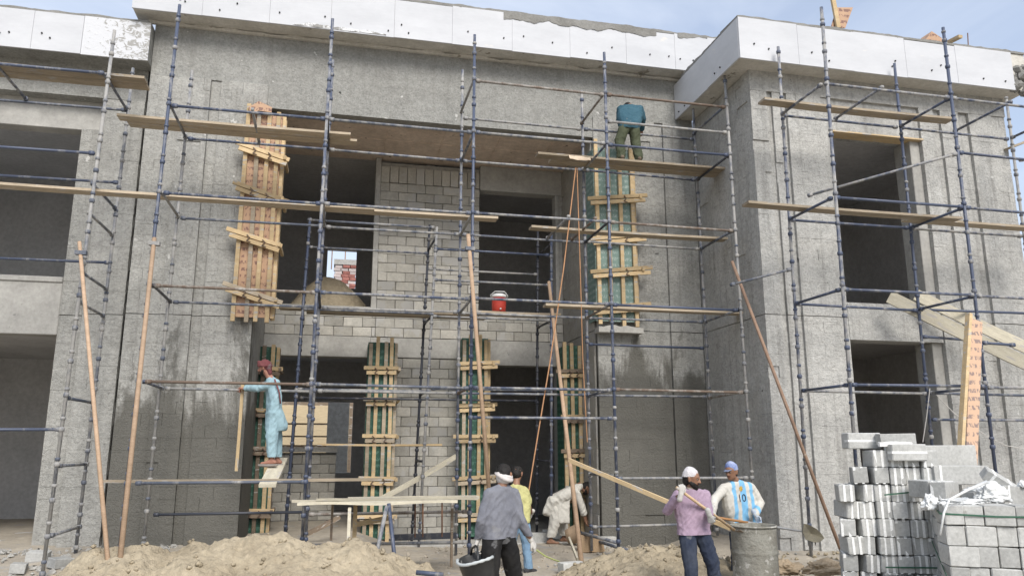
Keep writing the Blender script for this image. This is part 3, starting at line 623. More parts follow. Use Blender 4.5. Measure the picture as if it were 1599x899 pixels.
# ---------------------------------------------------------------- column formwork
def formwork(label,x0,x1,z0,z1,Y,dep,pm,sm,nst,yk,tilt,ext=.22,lift=0):
    th=thing('column_formwork',label,'formwork',((x0+x1)/2,Y,z0))
    obj('panel',MB().box((x0,Y,z0),(x1,Y+.02,z1)),pm,th); obj('panel',MB().box((x1-.022,Y+.021,z0+.02),(x1-.002,Y+dep,z1-.02)),pm,th); obj('panel',MB().box((x0+.002,Y+.021,z0+.02),(x0+.022,Y+dep,z1-.02)),pm,th)
    for i in range(nst):
        x=x0+.04+(x1-x0-.08)*i/(nst-1)+rnd(-.02,.02); a=rnd(-.12,.02); c=rnd(-.05,.18); sk=rnd(-.015,.015)
        obj('stud',MB().bar((x+sk,Y-.035-rnd(0,.006),z0+a),(x-sk,Y-.035,z1+c),.074,.06,V((0,1,0))),random.choice(sm),th)
    for s in range(2): obj('stud',MB().bar((x1+.034,Y+.08+s*.2,z0),(x1+.034,Y+.08+s*.2,z1),.06,.064,V((1,0,0))),random.choice(sm),th)
    for k,z in enumerate(yk):
        t=tilt+rnd(-.03,.03); xa=x0-ext*rnd(.4,1); xb=x1+ext*rnd(.7,1.3); xm=(x0+x1)/2
        for j,(dy,dz) in enumerate(((-.095,0),(-.1,-.1))):
            sl=t*(1 if j==0 else .9)
            obj('yoke',MB().bar((xa+j*.06,Y+dy,z+dz-(xa-xm)*sl),(xb-j*.05,Y+dy-rnd(0,.01),z+dz-(xb-xm)*sl),.05,.075),random.choice(sm),th)
        obj('yoke',MB().bar((x1+.1,Y-.16,z-.02-(x1-xm)*t),(x1+.1,Y+dep+.15,z-.02-(x1-xm)*t),.05,.075),random.choice(sm),th)
        for xx in (x0+(x1-x0)*.3,x0+(x1-x0)*.72):
            zc=z-.05-(xx-xm)*t; w_=MB().path([(xx-.02,Y-.14,zc+.05),(xx+.03,Y-.15,zc),(xx-.02,Y-.14,zc-.06),(xx+.05,Y-.15,zc-.09)],.012,5)
            obj('tie_wire',w_,WIRE,th)
    return th
formwork('tall upper left column formwork of red stamped plywood with slanting yokes',-1.96,-1.3,4.28,8.25,14.5,.5,PLYR,[TIMB,TIMB,TIMB,PLANK],4,(7.45,6.65,5.75,4.72),.30,.2)
formwork('tall upper right column formwork of pale green plywood under the top plank',4.98,5.86,4.45,8.15,14.5,.5,GREENP,[TIMB],4,(7.05,6.2,5.5,4.75),-.12,.25)
formwork('lower formwork half hidden by the left pier beside the left doorway',-1.74,-1.3,.15,4.0,16.5,.45,GREEN,[OLDW,OLDW,TIMB],3,(3.55,2.7,1.95,.75),.02,.12)
formwork('lower green formwork on the right jamb of the left doorway',.56,1.12,.15,4.15,16.45,.5,GREEN,[TIMB,PLANK,TIMB],4,(3.6,2.95,2.2,1.35,.6),.02,.12)
formwork('lower green formwork on the left jamb of the right doorway',2.56,3.14,.15,4.3,16.45,.5,GREEN,[TIMB,PLANK,TIMB],4,(3.75,2.85,2.2,1.35,.6),-.04,.2)
formwork('lower green formwork in the inner right corner of the portico',4.62,5.0,.15,4.1,15.7,.5,GREEN,[TIMB,OLDW],3,(3.55,2.6,1.9,1.0),-.03,.2)
c=at(403,168,14.4)
simple('plywood_offcut','red plywood scrap bent over the top of the upper left formwork','plywood',MB().add([at(388,168,14.35),at(404,158,14.35),at(425,168,14.35),at(424,176,14.35),at(404,173,14.35),at(392,178,14.35)]+[at(*q_,14.75) for q_ in ((388,168),(404,158),(425,168),(424,176),(404,173),(392,178))],[(5,4,3,2,1,0),(6,7,8,9,10,11)]+[(i,(i+1)%6,6+(i+1)%6,6+i) for i in range(6)]),PLYR)
simple('mortar_lump','broken wet concrete lip under the green upper formwork','concrete',ragged(5.0,5.95,14.42,14.68,4.22,.12,.06,seed=41),LINT)
# jug on the inner scaffold plank
jc=at(779,486,15.75); jz=jc.z-.02
jug=thing('water_cooler','red drink cooler with white lid standing on planks in the right window','cooler',(jc.x,jc.y,jz))
RED=M('red_plastic',(.55,.075,.05,1),(.5,.06,.045,1),2,.45,.05); WPL=M('white_plastic',(.75,.75,.74,1),(.7,.7,.69,1),2,.4,.05)
obj('body',MB().lathe([(.125,0),(.145,.01),(.155,.15),(.15,.3),(.15,.31)],24,(jc.x,jc.y,jz)),RED,jug,True); obj('lid',MB().lathe([(.158,.311),(.162,.33),(.16,.36),(.12,.39),(.03,.4)],24,(jc.x,jc.y,jz)),WPL,jug,True)
obj('spout',MB().tube((jc.x,jc.y-.14,jz+.05),(jc.x,jc.y-.19,jz+.045),.018,8),WPL,jug,True)
hb=MB().path([(jc.x-.16,jc.y,jz+.28),(jc.x-.19,jc.y-.02,jz+.36),(jc.x-.1,jc.y-.1,jz+.43),(jc.x+.1,jc.y-.1,jz+.43),(jc.x+.19,jc.y-.02,jz+.36),(jc.x+.16,jc.y,jz+.28)],.01,6); obj('handle',hb,WPL,jug,True)
lvl('plank the red cooler stands on in the right window',735,872,486,15.78,jz-.068,w=.4)
rag=MB(); c=at(903,245,13.4)
for j in range(5):
    for i in range(9): rag.v.append((c.x-.22+i*.055,c.y-.14+j*.05+.02*noise.noise(V((i*.6,j*.6,0))),c.z+.06*noise.noise(V((i*.5,j*.5,3)))+(-.12 if j==0 else -.03*(j==1))))
rag.f=[(j*9+i,j*9+i+1,j*9+i+10,j*9+i+9) for j in range(4) for i in range(8)]; rag.m=[0]*32
o=simple('cloth_rag','crumpled cream cloth lying over the edge of the top right plank','cloth',rag,cloth('cream_rag',(.6,.48,.36,1)),smooth=True); so_=o.modifiers.new('s','SOLIDIFY'); so_.thickness=.012; o.modifiers.new('ss','SUBSURF').render_levels=2
# ================================================================ sand, stones, stacks and tools
def interp(x,pts):
    if x<=pts[0][0]: return pts[0][1]
    for (a,va),(c,vc) in zip(pts,pts[1:]):
        if x<=c: t=(x-a)/(c-a); t=t*t*(3-2*t); return va+(vc-va)*t
    return pts[-1][1]
def heap(name,label,prof,yr,wf,wb,x0,x1,seed,step=.03,rough=1.):
    y0,y1=yr-wf-.2,yr+wb+.2; nx=int((x1-x0)/step); ny=int((y1-y0)/step); mb=MB()
    def hz(x,y):
        w=wf if y<yr else wb; yy=abs(y-yr-.25*noise.noise(V((x*.8,seed,0))))/w
        f=max(0,1-yy); f=f*(1.25-.25*f) if f<1 else 1; f=min(1,f)
        h=interp(x,prof)*f
        k=min(1,h/.2)
        h+=k*rough*(.09*fbm(x,y,1.7,3,seed)-.07*abs(fbm(x,y,3.1,3,seed+3))+.05*max(0,fbm(x,y,6.5,3,seed+8))+.03*fbm(x,y,12.,4,seed+5))+.03*k
        return gz(x,y)*(1-min(1,h/.3))-.06+h
    for j in range(ny+1):
        for i in range(nx+1):
            x=x0+(x1-x0)*i/nx; y=y0+(y1-y0)*j/ny; mb.v.append((x,y,hz(x,y)))
    n=nx+1; mb.f=[(j*n+i,j*n+i+1,(j+1)*n+i+1,(j+1)*n+i) for j in range(ny) for i in range(nx)]; mb.m=[0]*len(mb.f)
    th=thing(name,label,'sand',((x0+x1)/2,yr,0)); obj('heap_surface',mb,SAND,th,True)
    cl=MB()
    for i in range(260):
        x=rnd(x0+.3,x1-.3); y=yr+rnd(-wf*.9,wb*.3); z=hz(x,y)
        if z<.12: continue
        s=rnd(.008,.032)*(1 if rnd(0,1)<.9 else 1.6)
        q=MB().lathe([(.001,-s),(s*.8,-s*.5),(s,0),(s*.75,s*.55),(.001,s*.9)],6,(x,y,z+s*.4),False,False); cl.add([V(v)+V((rnd(-1,1),rnd(-1,1),rnd(-1,1)))*s*.3 for v in q.v],q.f)
    obj('sand_clods',cl,SAND,th,True,kind='stuff'); return hz
h1=heap('sand_heap','big pale sand heap in front of the left scaffold bays',[(-4.3,0),(-3.5,.38),(-2.75,.78),(-2.3,.84),(-2.0,.72),(-1.65,.83),(-.7,.9),(-.15,.78),(.35,.8),(.75,.66),(1.2,.46),(1.6,.2),(1.95,0)],10.9,2.0,1.5,-4.6,2.2,2.)
h2=heap('sand_heap','smaller sand heap behind the man in lilac shirt',[(2.9,0),(3.35,.22),(3.7,.4),(4.2,.55),(4.7,.58),(5.05,.56),(5.5,.4),(6.0,.25),(6.6,0)],11.2,1.9,1.2,2.7,6.8,9.)
# sand inside the upper room
mb=MB(); c=V((-.35,18.25,4.5))
for j in range(13):
    for i in range(33):
        r=j/12; t=2*math.pi*i/32; rr=1.35*r; mb.v.append((c.x+rr*math.cos(t)*1.1,c.y+.65*rr*math.sin(t),c.z+1.38*(1-r**1.5)+.13*fbm(rr*math.cos(t),rr*math.sin(t),1.8,3,5.)))
mb.f=[(j*33+i,j*33+i+1,(j+1)*33+i+1,(j+1)*33+i) for j in range(12) for i in range(32)]; mb.m=[0]*len(mb.f)
tag(obj('sand_heap',mb,SAND,smooth=True),'dim sand heap inside the upper left window','sand')
def stones(name,n,fx,smin,smax,mat,kind='stuff'):
    mb=MB()
    for i in range(n):
        p=fx(); s=rnd(smin,smax); q=MB().lathe([(.001,-s*.7),(s*.8,-s*.4),(s,0),(s*.7,s*.5),(.001,s*.7)],5,p,False,False)
        mb.add([V(v)+V((rnd(-1,1),rnd(-1,1),rnd(-1,1)))*s*.35 for v in q.v],q.f)
    o=obj(name,mb,mat); o['kind']='stuff'; return o
def near(x0,x1,y0,y1):
    def f():
        x=rnd(x0,x1); y=rnd(y0,y1); return (x,y,gz(x,y)+.01)
    return f
stones('rubble',420,near(1.2,6.8,11.3,16.6),.012,.045,DIRT); stones('rubble_grit',260,near(-6.5,-2.6,12.0,14.6),.015,.06,LINT); stones('rubble_chips',260,near(1.5,7.5,8.5,13),.008,.028,GRAVEL)
gc=at(1345,884,8.6)
def gpos():
    t=rnd(0,2*math.pi); r=rnd(0,1)**.6; return (gc.x+.1+1.2*r*math.cos(t),gc.y-.5+.75*r*math.sin(t),gc.z-.02-.42*r**1.4+rnd(-.01,.01))
stones('gravel',1500,gpos,.012,.028,GRAVEL)
gb=MB()
for j in range(9):
    for i in range(25):
        r=j/8;t=2*math.pi*i/24; gb.v.append((gc.x+.1+1.25*r*math.cos(t),gc.y-.5+.8*r*math.sin(t),gc.z-.05-.42*r**1.4))
gb.f=[(j*25+i,j*25+i+1,(j+1)*25+i+1,(j+1)*25+i) for j in range(8) for i in range(24)]; gb.m=[0]*len(gb.f)
obj('gravel_bed',gb,GRAVEL,smooth=True)['kind']='stuff'
# ---------------------------------------------------------------- foam-core blocks
CBL=M('pale_block',(.50,.50,.48,1),(.42,.42,.40,1),3,.93,.5,90,.005,rand=.2,fine=.3,spots=(6.,.68,(.30,.29,.27,1))); EPS=M('white_foam',(.82,.82,.80,1),(.75,.75,.73,1),6,.8,.2,90,.003)
def foam_mesh(l,w_,h,strips):
    bm=bmesh.new(); bmesh.ops.create_cube(bm,size=1,matrix=Matrix.Diagonal((w_,l,h,1))); bmesh.ops.bevel(bm,geom=bm.edges[:],offset=.008,segments=1,affect='EDGES')
    for v in bm.verts: v.co+=V((rnd(-1,1),rnd(-1,1),rnd(-1,1)))*.005
    me=bpy.data.meshes.new('t'); bm.to_mesh(me); bm.free()
    mb=MB(); mb.add([v.co for v in me.vertices],[tuple(p.vertices) for p in me.polygons]); mb.cm=1
    for s in strips: mb.box((s-.014,-l/2-.003,-h/2-.0005),(s+.014,l/2+.003,h/2+.0025))
    m=mb.mesh('foam_block'); m.materials.append(CBL); m.materials.append(EPS); return m
FB=[foam_mesh(.39,.172,.19,(-.03,.045)) for i in range(3)]+[foam_mesh(.39,.172,.19,(-.06,.02)) for i in range(3)]
FP=[foam_mesh(.39,.172,.19,()) for i in range(6)]
FW_=[foam_mesh(.39,.27,.19,()) for i in range(2)]
nb=0
def fblk(me,pos,rot,label,group=None,name='foam_block'):
    return tag(local(name,me,None,pos,rot),label,'block',group)
GA='foam-core blocks stacked in the left pile'; ORD=('first','second','third','fourth','fifth','sixth','seventh','eighth','ninth','tenth','eleventh')
ang=R(-22); o0=at(1322,700,8.25); ca,sa=math.cos(ang),math.sin(ang)
ztop=1.93
for r in range(10):
    z=ztop-.1-r*.197
    for c in range(6):
        if c==0 and r<2: continue
        if c==1 and r<1: continue
        u=(c+.5)*.175+(rnd(-.05,.01) if c<2 else rnd(-.008,.008)); v=rnd(-.035,.035)+(.03 if c<2 else 0)
        rz=ang+(rnd(-.3,.25) if c<2 else rnd(-.05,.05))
        fblk(random.choice(FB),(o0.x+u*ca-v*sa,o0.y+.2+u*sa+v*ca,z+rnd(-.004,.004)),(rnd(-.03,.03),rnd(-.06,.06)*(c<2),rz),'foam-striped block, %s row from top, %s from left, tall left pile'%(ORD[r],ORD[c]),GA)
# right pile
GB='plain blocks stacked in the right pile'
b0=at(1468,788,6.9); ba=R(-28); bx=V((math.cos(ba),math.sin(ba),0)); sa_=R(36); by=V((math.sin(sa_),math.cos(sa_),0))
def bpos(u,v,z): p=V((b0.x,b0.y,0))+bx*u+by*v; return (p.x,p.y,z)
for r in range(7):
    z=b0.z-.095-r*.197; u=0; k=0
    while u<1.5:
        wide=(r+k)%3==2; l_=.27 if wide else .178
        fblk(random.choice(FW_ if wide else FP),bpos(u+l_/2+rnd(-.004,.004),.19+rnd(-.014,.014),z),(0,0,ba+rnd(-.02,.02)),'plain block, %s row from top, %s from corner, right pile front'%(ORD[r],ORD[k]),GB); u+=l_+.003; k+=1
    for k in range(3): fblk(random.choice(FP),bpos(.1+rnd(-.008,.008),.6+k*.4+rnd(-.01,.01),z),(0,0,-sa_+rnd(-.03,.03)),'plain block, %s row from top, %s back along right pile side'%(ORD[r],ORD[k]),GB)
# loose blocks lying on top
def loose(me,px,py,Y,rot,label): fblk(me,at(px,py,Y),rot,label)
big=foam_mesh(.20,.72,.28,(-.33,)); big2=foam_mesh(.2,.66,.22,(-.25,)); cubeb=foam_mesh(.2,.40,.14,()); band=foam_mesh(.40,.19,.2,(0,)); slab=foam_mesh(.16,.36,.12,(-.1,.08))
loose(big,1474,713,8.3,(0,0,R(-6)),'large block with one clipped corner standing at the back of the stacks')
loose(big2,1493,741,7.9,(0,0,R(-8)),'long block lying below the large clipped block')
loose(cubeb,1398,686,8.2,(0,0,R(-20)),'topmost flat block with torn white foam at its lower edge')
loose(band,1414,706,8.0,(R(90),R(90),R(-14)),'block laid on its side with horizontal foam bands near the top')
loose(band,1345,688,8.5,(R(90),R(90),R(-14)),'small block showing torn foam at the pile top left')
loose(FB[0],1445,763,7.7,(0,0,R(-10)),'block with foam strips beside the white plastic bag')
loose(FB[3],1475,765,7.5,(0,0,R(-60)),'block lying lengthwise just behind the plastic wrap')
loose(slab,1560,752,7.4,(R(25),R(35),R(-20)),'tilted grooved slab leaning right of the plastic wrap')
loose(big2,1590,775,7.3,(0,R(4),R(6)),'block at the right frame edge behind the plastic wrap')
loose(slab,1530,772,7.2,(0,R(-6),R(10)),'low slab lying under the plastic wrap')
# foam torn fringe on the topmost block
c=at(1398,690,8.08); simple('foam_strip','torn white foam strip along the topmost block','foam',ragged(c.x-.24,c.x+.2,c.y-.04,c.y+.0,c.z-.05,.05,.025,step=.02,seed=61),EPS)
STRAP=M('green_strap',(.05,.13,.085,1),(.04,.11,.07,1),3,.6,.1)
def strap(label,pts): 
    mb=MB()
    for p,q in zip(pts,pts[1:]): mb.bar(p,q,.006,.016)
    simple('strap',label,'strap',mb,STRAP)
def aface(u,v,z): return V((o0.x+u*ca-v*sa,o0.y+u*sa+v*ca,z))
strap('upper green strap round the tall left pile',[aface(.36,-.045,1.42),aface(.72,-.045,1.46),aface(1.1,-.045,1.46)]); strap('lower green strap round the tall left pile',[aface(.3,-.045,.62),aface(1.1,-.045,.63)])
strap('green strap round the top of the right pile',[bpos(-.012,1.7,1.36),bpos(-.012,-.02,1.31),bpos(.5,-.022,1.29),bpos(1.7,-.022,1.3)]); strap('low green strap on the side of the right pile',[bpos(-.014,1.6,.95),bpos(-.014,-.02,.72)])
# crumpled plastic wrap
PLAS=M('plastic_wrap',(.74,.75,.74,1),(.64,.65,.64,1),4,.35,.5,40,.01,spec=.5)
def crumple(name,label,cen,sx,sy,sz,seed,mat):
    mb=MB(); n=44
    for j in range(n+1):
        for i in range(2*n):
            t=math.pi*j/n; p=math.pi*i/n; d=V((math.sin(t)*math.cos(p),math.sin(t)*math.sin(p),math.cos(t)))
            k=1+.5*noise.noise(d*1.6+V((seed,0,0)))+.38*abs(noise.noise(d*3.7+V((0,seed,0))))+.16*(.4-1.6*abs(noise.noise(d*8+V((seed,2,0)))))+.05*noise.noise(d*22)
            mb.v.append(V(cen)+V((d.x*sx,d.y*sy,max(d.z,-.5)*sz))*k)
    m2=2*n; mb.f=[(j*m2+i,j*m2+(i+1)%m2,(j+1)*m2+(i+1)%m2,(j+1)*m2+i) for j in range(n) for i in range(m2)]; mb.m=[0]*len(mb.f)
    return simple(name,label,'plastic',mb,mat,smooth=True)
crumple('plastic_wrap','crumpled white plastic wrap lying on the right pile',at(1545,772,7.1),.2,.12,.11,3.,PLAS)
crumple('plastic_wrap','flattened tail of white plastic spreading left on the pile',at(1500,783,7.0),.22,.1,.035,5.5,PLAS)
crumple('plastic_bag','small white plastic bag caught on the pile corner',at(1453,787,7.15),.075,.06,.085,8.,PLAS)
crumple('plastic_wrap','small white plastic scrap at the right frame edge',at(1597,757,7.2),.05,.04,.04,12.,PLAS)
simple('plastic_strip','long white plastic strip hanging down the right pile corner','plastic',MB().path([at(1540,752,7.0),at(1510,765,6.8),at(1482,780,6.62),at(1474,800,6.6),at(1468,835,6.6)],[.02,.014,.012,.012,.01],6),PLAS,smooth=True)
# ---------------------------------------------------------------- drum with mortar
dc=at(1176,820,9.6); DX,DY,DZ=dc.x,dc.y,dc.z
DRM=M('mortar_splashed_drum',(.29,.285,.25,1),(.20,.19,.16,1),5,.95,1.,22,.02,'obj',spots=(7.,.60,(.38,.37,.34,1)))
dr=thing('steel_drum','open steel drum caked in grey mortar beside the two shovelling men','drum',(DX,DY,0))
rd=.29; prof=[(rd,-.05)]
H_=DZ
for i in range(40):
    z=H_*i/39; rr=rd
    for zr in (.33,.66):
        d=abs(z-H_*zr); rr+=.014*max(0,1-d/.03)
    if z>H_*.68: rr+=.004*math.sin(z*120)
    prof.append((rr+.003*noise.noise(V((z*9,0,0))),z))
prof+=[(rd+.012,H_-.012),(rd+.016,H_),(rd+.006,H_+.012),(rd-.008,H_),(rd-.01,H_-.16)]
obj('shell',MB().lathe(prof,40,(DX,DY,0),True,False),DRM,dr,True); obj('mortar',MB().lathe([(rd-.008,H_-.14),(.15,H_-.12),(.001,H_-.11)],30,(DX,DY,0),False,False),LINT,dr,True)
def shovel(label,p,q,blade=None,hm=None,r=.017):
    th=thing('shovel',label,'shovel',q); p=V(p);q=V(q); obj('handle',MB().tube(p,q,r,9),hm or BROWNW,th,True); return th
# ---------------------------------------------------------------- trestle table of boards
tt=thing('trestle_table','rough trestle platform of pale boards standing in the sand','trestle',(.8,11.6,0))
tz=1.17
for i,(x0,x1,y0,dz) in enumerate(((-.5,1.75,11.55,.0),(-.25,2.1,11.8,.03),(-.6,1.3,12.05,.0),(.2,2.2,12.28,.02))):
    mb=MB(); n=10
    for k in range(n+1):
        x=x0+(x1-x0)*k/n; e=.015*math.sin(k*1.3+i)
        mb.v+=[(x,y0-.11+e,tz+dz+.012*math.sin(k*.9+i)),(x,y0+.11+e,tz+dz),(x,y0+.11+e,tz+dz+.035),(x,y0-.11+e,tz+dz+.04+.012*math.sin(k*.9+i))]
    mb.f=[(3,2,1,0),tuple(4*n+k for k in range(4))]+[(4*k+j,4*k+(j+1)%4,4*k+4+(j+1)%4,4*k+4+j) for k in range(n) for j in range(4)]; mb.m=[0]*len(mb.f)
    obj('board',mb,PALE,tt)
def leg(p,q,mat,r=.028): obj('leg',MB().tube(p,q,r,9),mat,tt,True)
leg(at(604,790,11.4),at(577,915,10.9),GREYT); leg(at(607,786,11.45),at(621,915,11.0),BLUE); 
obj('leg',MB().bar(at(546,792,11.5),at(541,915,11.2),.045,.05,V((0,1,0))),PALE,tt)
for px,m_ in ((555,TIMB),(519,OLDW),(706,OLDW)):
    p=at(px,795,12.1); obj('leg',MB().bar((p.x,12.1,tz-.01),(p.x,12.1,.2),.06 if m_ is TIMB else .035,.05,V((0,1,0))),m_,tt)
for px in (648,660,690): p=at(px,798,12.3); obj('rod',MB().tube((p.x,12.3,tz-.03),(p.x+.01,12.3,.62),.012,6),REBAR,tt)
obj('cross_bar',MB().bar(at(557,818,12.1),at(606,808,12.1),.05,.07),TIMB,tt)
simple('timber_beam','dark beam lying low behind the trestle platform','beam',MB().bar((at(612,848,13.0).x,13.0,.55),(at(712,845,13.0).x,13.0,.56),.1,.09),DARKT)
simple('steel_tube','blue tube end lying at the bottom edge before the sand','tube',MB().tube(at(650,893,10.2),at(692,897,10.1),.03,10),BLUE,smooth=True)
# ---------------------------------------------------------------- things around the stooping man
CLAY=M('tan_plastic',(.40,.29,.19,1),(.33,.24,.16,1),4,.8,.2)
bc=at(893,832,15.0); th=thing('tub','tan round tub lying on its side by the stooping man','tub',bc)
mt=Matrix.Translation(V((bc.x,bc.y,gz(bc.x,bc.y)+.2)))@Matrix.Rotation(R(75),4,'Y')@Matrix.Rotation(R(20),4,'X')
mm=MB().lathe([(.7*a_,.7*b_) for a_,b_ in ((.02,-.17),(.17,-.16),(.225,-.02),(.255,.14),(.265,.15),(.24,.13),(.2,-.02),(.02,-.13))],26,(0,0,0),False,False); mm.v=[tuple(mt@V(v)) for v in mm.v]; obj('tub_shell',mm,CLAY,th,True)
CARD=M('cardboard',(.36,.26,.16,1),(.30,.21,.13,1),3,.9,.1)
cc=at(922,858,14.2); z0=gz(cc.x,cc.y); simple('carton','crushed brown carton under the lying tubes','carton',MB().add([(cc.x-.2,cc.y-.15,z0),(cc.x+.22,cc.y-.18,z0),(cc.x+.2,cc.y+.2,z0),(cc.x-.2,cc.y+.18,z0),(cc.x-.22,cc.y-.13,z0+.3),(cc.x+.19,cc.y-.16,z0+.22),(cc.x+.2,cc.y+.2,z0+.27),(cc.x-.18,cc.y+.18,z0+.31)],[(0,3,2,1),(4,5,6,7),(0,1,5,4),(1,2,6,5),(2,3,7,6),(3,0,4,7)]),CARD)
for i,(a,c_,l) in enumerate((((903,830),(968,848),'upper pale tube lying by the carton'),((926,842),(985,860),'lower pale tube lying by the carton'))):
    simple('steel_tube',l,'tube',MB().tube(at(*a,14.3),at(*c_,13.0),.03,10),GREYT,smooth=True)
simple('board_offcut','short pale board propped on the ground beside the leaning pole','board',MB().bar(at(890,843,13.0),at(903,876,12.4),.14,.03,V((0,1,.4))),PALE)
def gblock(label,px,py,Y,rz):
    p=at(px,py,Y); tag(local('concrete_block',block_mesh(.4,.2,.2,CBL),None,(p.x,p.y,gz(p.x,p.y)+.1),(0,0,rz)),label,'block')
gblock('single block on the ground below the leaning brown pole',893,878,12.1,.2); gblock('single block by the door behind the yellow-shirted man',838,832,15.6,.1); gblock('single block beside the stooping man at the doorway',862,838,16.1,-.2); gblock('single block at the base of the corner formwork',945,835,14.6,.4)
for i,(px,py,Y,l) in enumerate(((60,868,13.6,'broken block piece at the foot of the left pier'),(95,872,13.2,'grey block offcut near the left scaffold foot'),(30,880,13.0,'flat block offcut at the bottom left'))):
    p=at(px,py,Y); tag(local('block_offcut',block_mesh(.3,.14,.2,CBL),None,(p.x,p.y,gz(p.x,p.y)+.06),(.1,.05,i*.9)),l,'block')
simple('door_sill','low concrete step across the portico entrance','step',MB().box((1.1,15.4,.0),(4.6,16.2,.13)),LINT,bev=.02)
simple('rope','yellow-green cord lying on the ground by the grey-shirted man','rope',MB().path([at(838,858,11.8),at(852,868,11.9),at(862,872,12.1),at(873,876,12.3)],.012,6),M('lime_cord',(.45,.5,.2,1),(.4,.45,.18,1)))
simple('hose','pale hose lying along the base of the right wing','hose',MB().path([at(1236,885,11.4),at(1262,882,11.4),at(1290,881,11.3),at(1322,886,11.2)],.018,7),M('pale_hose',(.5,.47,.3,1),(.45,.42,.28,1)),smooth=True)
SACK=M('paper_sack',(.52,.41,.28,1),(.44,.34,.23,1),3,.9,.4,25,.01,spots=(1.9,.66,(.5,.16,.13,1)))
crumple('cement_sack','torn tan cement sack with red print lying by the gravel',at(1290,888,9.6),.27,.16,.1,15.,SACK); crumple('cement_sack','empty crumpled sack behind the steel drum',at(1228,888,10.2),.2,.15,.1,19.,SACK)
for i,(px,py,l) in enumerate(((1338,880,'tan stone at the left of the three by the block stack'),(1347,878,'tan stone at the middle of the three by the block stack'),(1343,887,'tan stone lowest of the three by the block stack'))):
    o=crumple('stone',l,at(px,py,9.0),.055,.05,.045,22.+i,SAND); o['category']='stone'
q=[at(1325,888,9.1),at(1330,870,9.1),at(1336,872,9.1),at(1337,880,9.1)]; simple('dark_offcut','small dark pointed scrap beside the tan stones','scrap',MB().add(q+[v+V((.02,.05,0)) for v in q],[(0,1,2,3),(7,6,5,4),(0,4,5,1),(1,5,6,2),(2,6,7,3),(3,7,4,0)]),HOLE)
stones('dust_pebbles',200,near(5.5,8.5,9.5,12),.01,.04,SAND)
# ================================================================ people
_ico=bmesh.new(); bmesh.ops.create_icosphere(_ico,subdivisions=2,radius=1); ICO=[v.co.copy() for v in _ico.verts]; _ico.free()
def hullmb(sph,mb):
    bm=bmesh.new()
    for p,r in sph:
        for d in ICO: bm.verts.new(V(p)+d*r)
    res=bmesh.ops.convex_hull(bm,input=bm.verts[:])
    bmesh.ops.delete(bm,geom=[v for v in bm.verts if not v.link_faces],context='VERTS')
    bm.verts.index_update(); mb.add([v.co for v in bm.verts],[[v.index for v in f.verts] for f in bm.faces]); bm.free()
def blob(name,parts,mat,parent,voxel=.008,smooth=5,wr=0,ws=9.,cuts=(),seed=0.,extra=None):
    """one continuous skin over a set of rounded limbs"""
    mb=MB()
    for s in parts: hullmb(s,mb)
    if extra: extra(mb)
    t=bpy.data.objects.new('tmp',mb.mesh('tmp')); COL.objects.link(t)
    m=t.modifiers.new('r','REMESH'); m.mode='VOXEL'; m.voxel_size=voxel; m.use_smooth_shade=True
    if smooth: s_=t.modifiers.new('s','SMOOTH'); s_.iterations=smooth; s_.factor=.5
    dg=bpy.context.evaluated_depsgraph_get(); me=bpy.data.meshes.new_from_object(t.evaluated_get(dg)); bpy.data.objects.remove(t)
    bm=bmesh.new(); bm.from_mesh(me)
    if wr:
        bm.normal_update()
        for v in bm.verts:
            c=v.co; q=V((c.x*ws+c.z*ws*.5,c.y*ws,c.z*ws*.8+seed)); q2=V((c.x*ws*1.5-c.z*ws*1.1,c.y*ws*1.5,c.z*ws*.7+seed+9)); k=.6*noise.noise(q*.8)+1.1*(.45-2.2*abs(noise.noise(q)))*(.5+noise.noise(q*.4+V((3,1,7))))+.9*(.4-2.2*abs(noise.noise(q2)))*(.4+noise.noise(q2*.35))
            v.co=c+v.normal*wr*k
    for co,no in cuts: bmesh.ops.bisect_plane(bm,geom=bm.verts[:]+bm.edges[:]+bm.faces[:],plane_co=co,plane_no=no,clear_outer=True)
    bm.to_mesh(me); bm.free()
    me.polygons.foreach_set('use_smooth',[True]*len(me.polygons)); me.update()
    return obj(name,me,mat,parent)
def hand(wr,d,n,thumb,curl=.25,r=.0095,k=1.):
    """palm and five fingers; d: wrist->knuckles, n: way the palm faces, thumb: side of the thumb"""
    d=V(d).normalized(); n=V(n); n=(n-d*n.dot(d)).normalized(); s=d.cross(n)
    if s.dot(V(thumb))<0: s=-s
    wr=V(wr); out=[]; kn=[wr+d*(.088-.006*abs(i-1))*k+s*(.031-.021*i)*k for i in range(4)]
    out.append([(wr,.026*k)]+[(p,.0125*k) for p in kn])
    for i,L0 in enumerate((.040,.045,.042,.033)):
        p=kn[i]; a=0
        for j,(f,c) in enumerate(((1.,60),(.68,85),(.52,55))):
            a+=R(c)*curl+R(6); q=p+(d*math.cos(a)+n*math.sin(a))*L0*f*k; out.append([(p,r*k*(1-.08*j)),(q,r*k*(.93-.08*j))]); p=q
    t0=wr+d*.028*k+s*.024*k; t1=t0+(s*.62+d*.62+n*(.2+.35*curl)).normalized()*.042*k; t2=t1+(d*.85+s*(.2-.5*curl)+n*(.25+.7*curl)).normalized()*.032*k
    out+= [[(t0,.015*k),(t1,.011*k)],[(t1,.011*k),(t2,.0095*k)]]
    return out
SKIN=M('brown_skin',(.27,.145,.09,1),(.21,.11,.068,1),6,.55,.1,80,.002,spec=.35,fine=.1); SKINP=M('reddish_skin',(.36,.18,.13,1),(.27,.13,.09,1),6,.6,.1,80,.002,fine=.1)
HAIR=M('black_hair',(.012,.011,.01,1),(.025,.022,.02,1),20,.7,.6,120,.004); EYEW=M('eye_white',(.32,.3,.28,1),(.28,.26,.24,1)); LIP=M('lip',(.2,.08,.065,1),(.16,.07,.055,1))
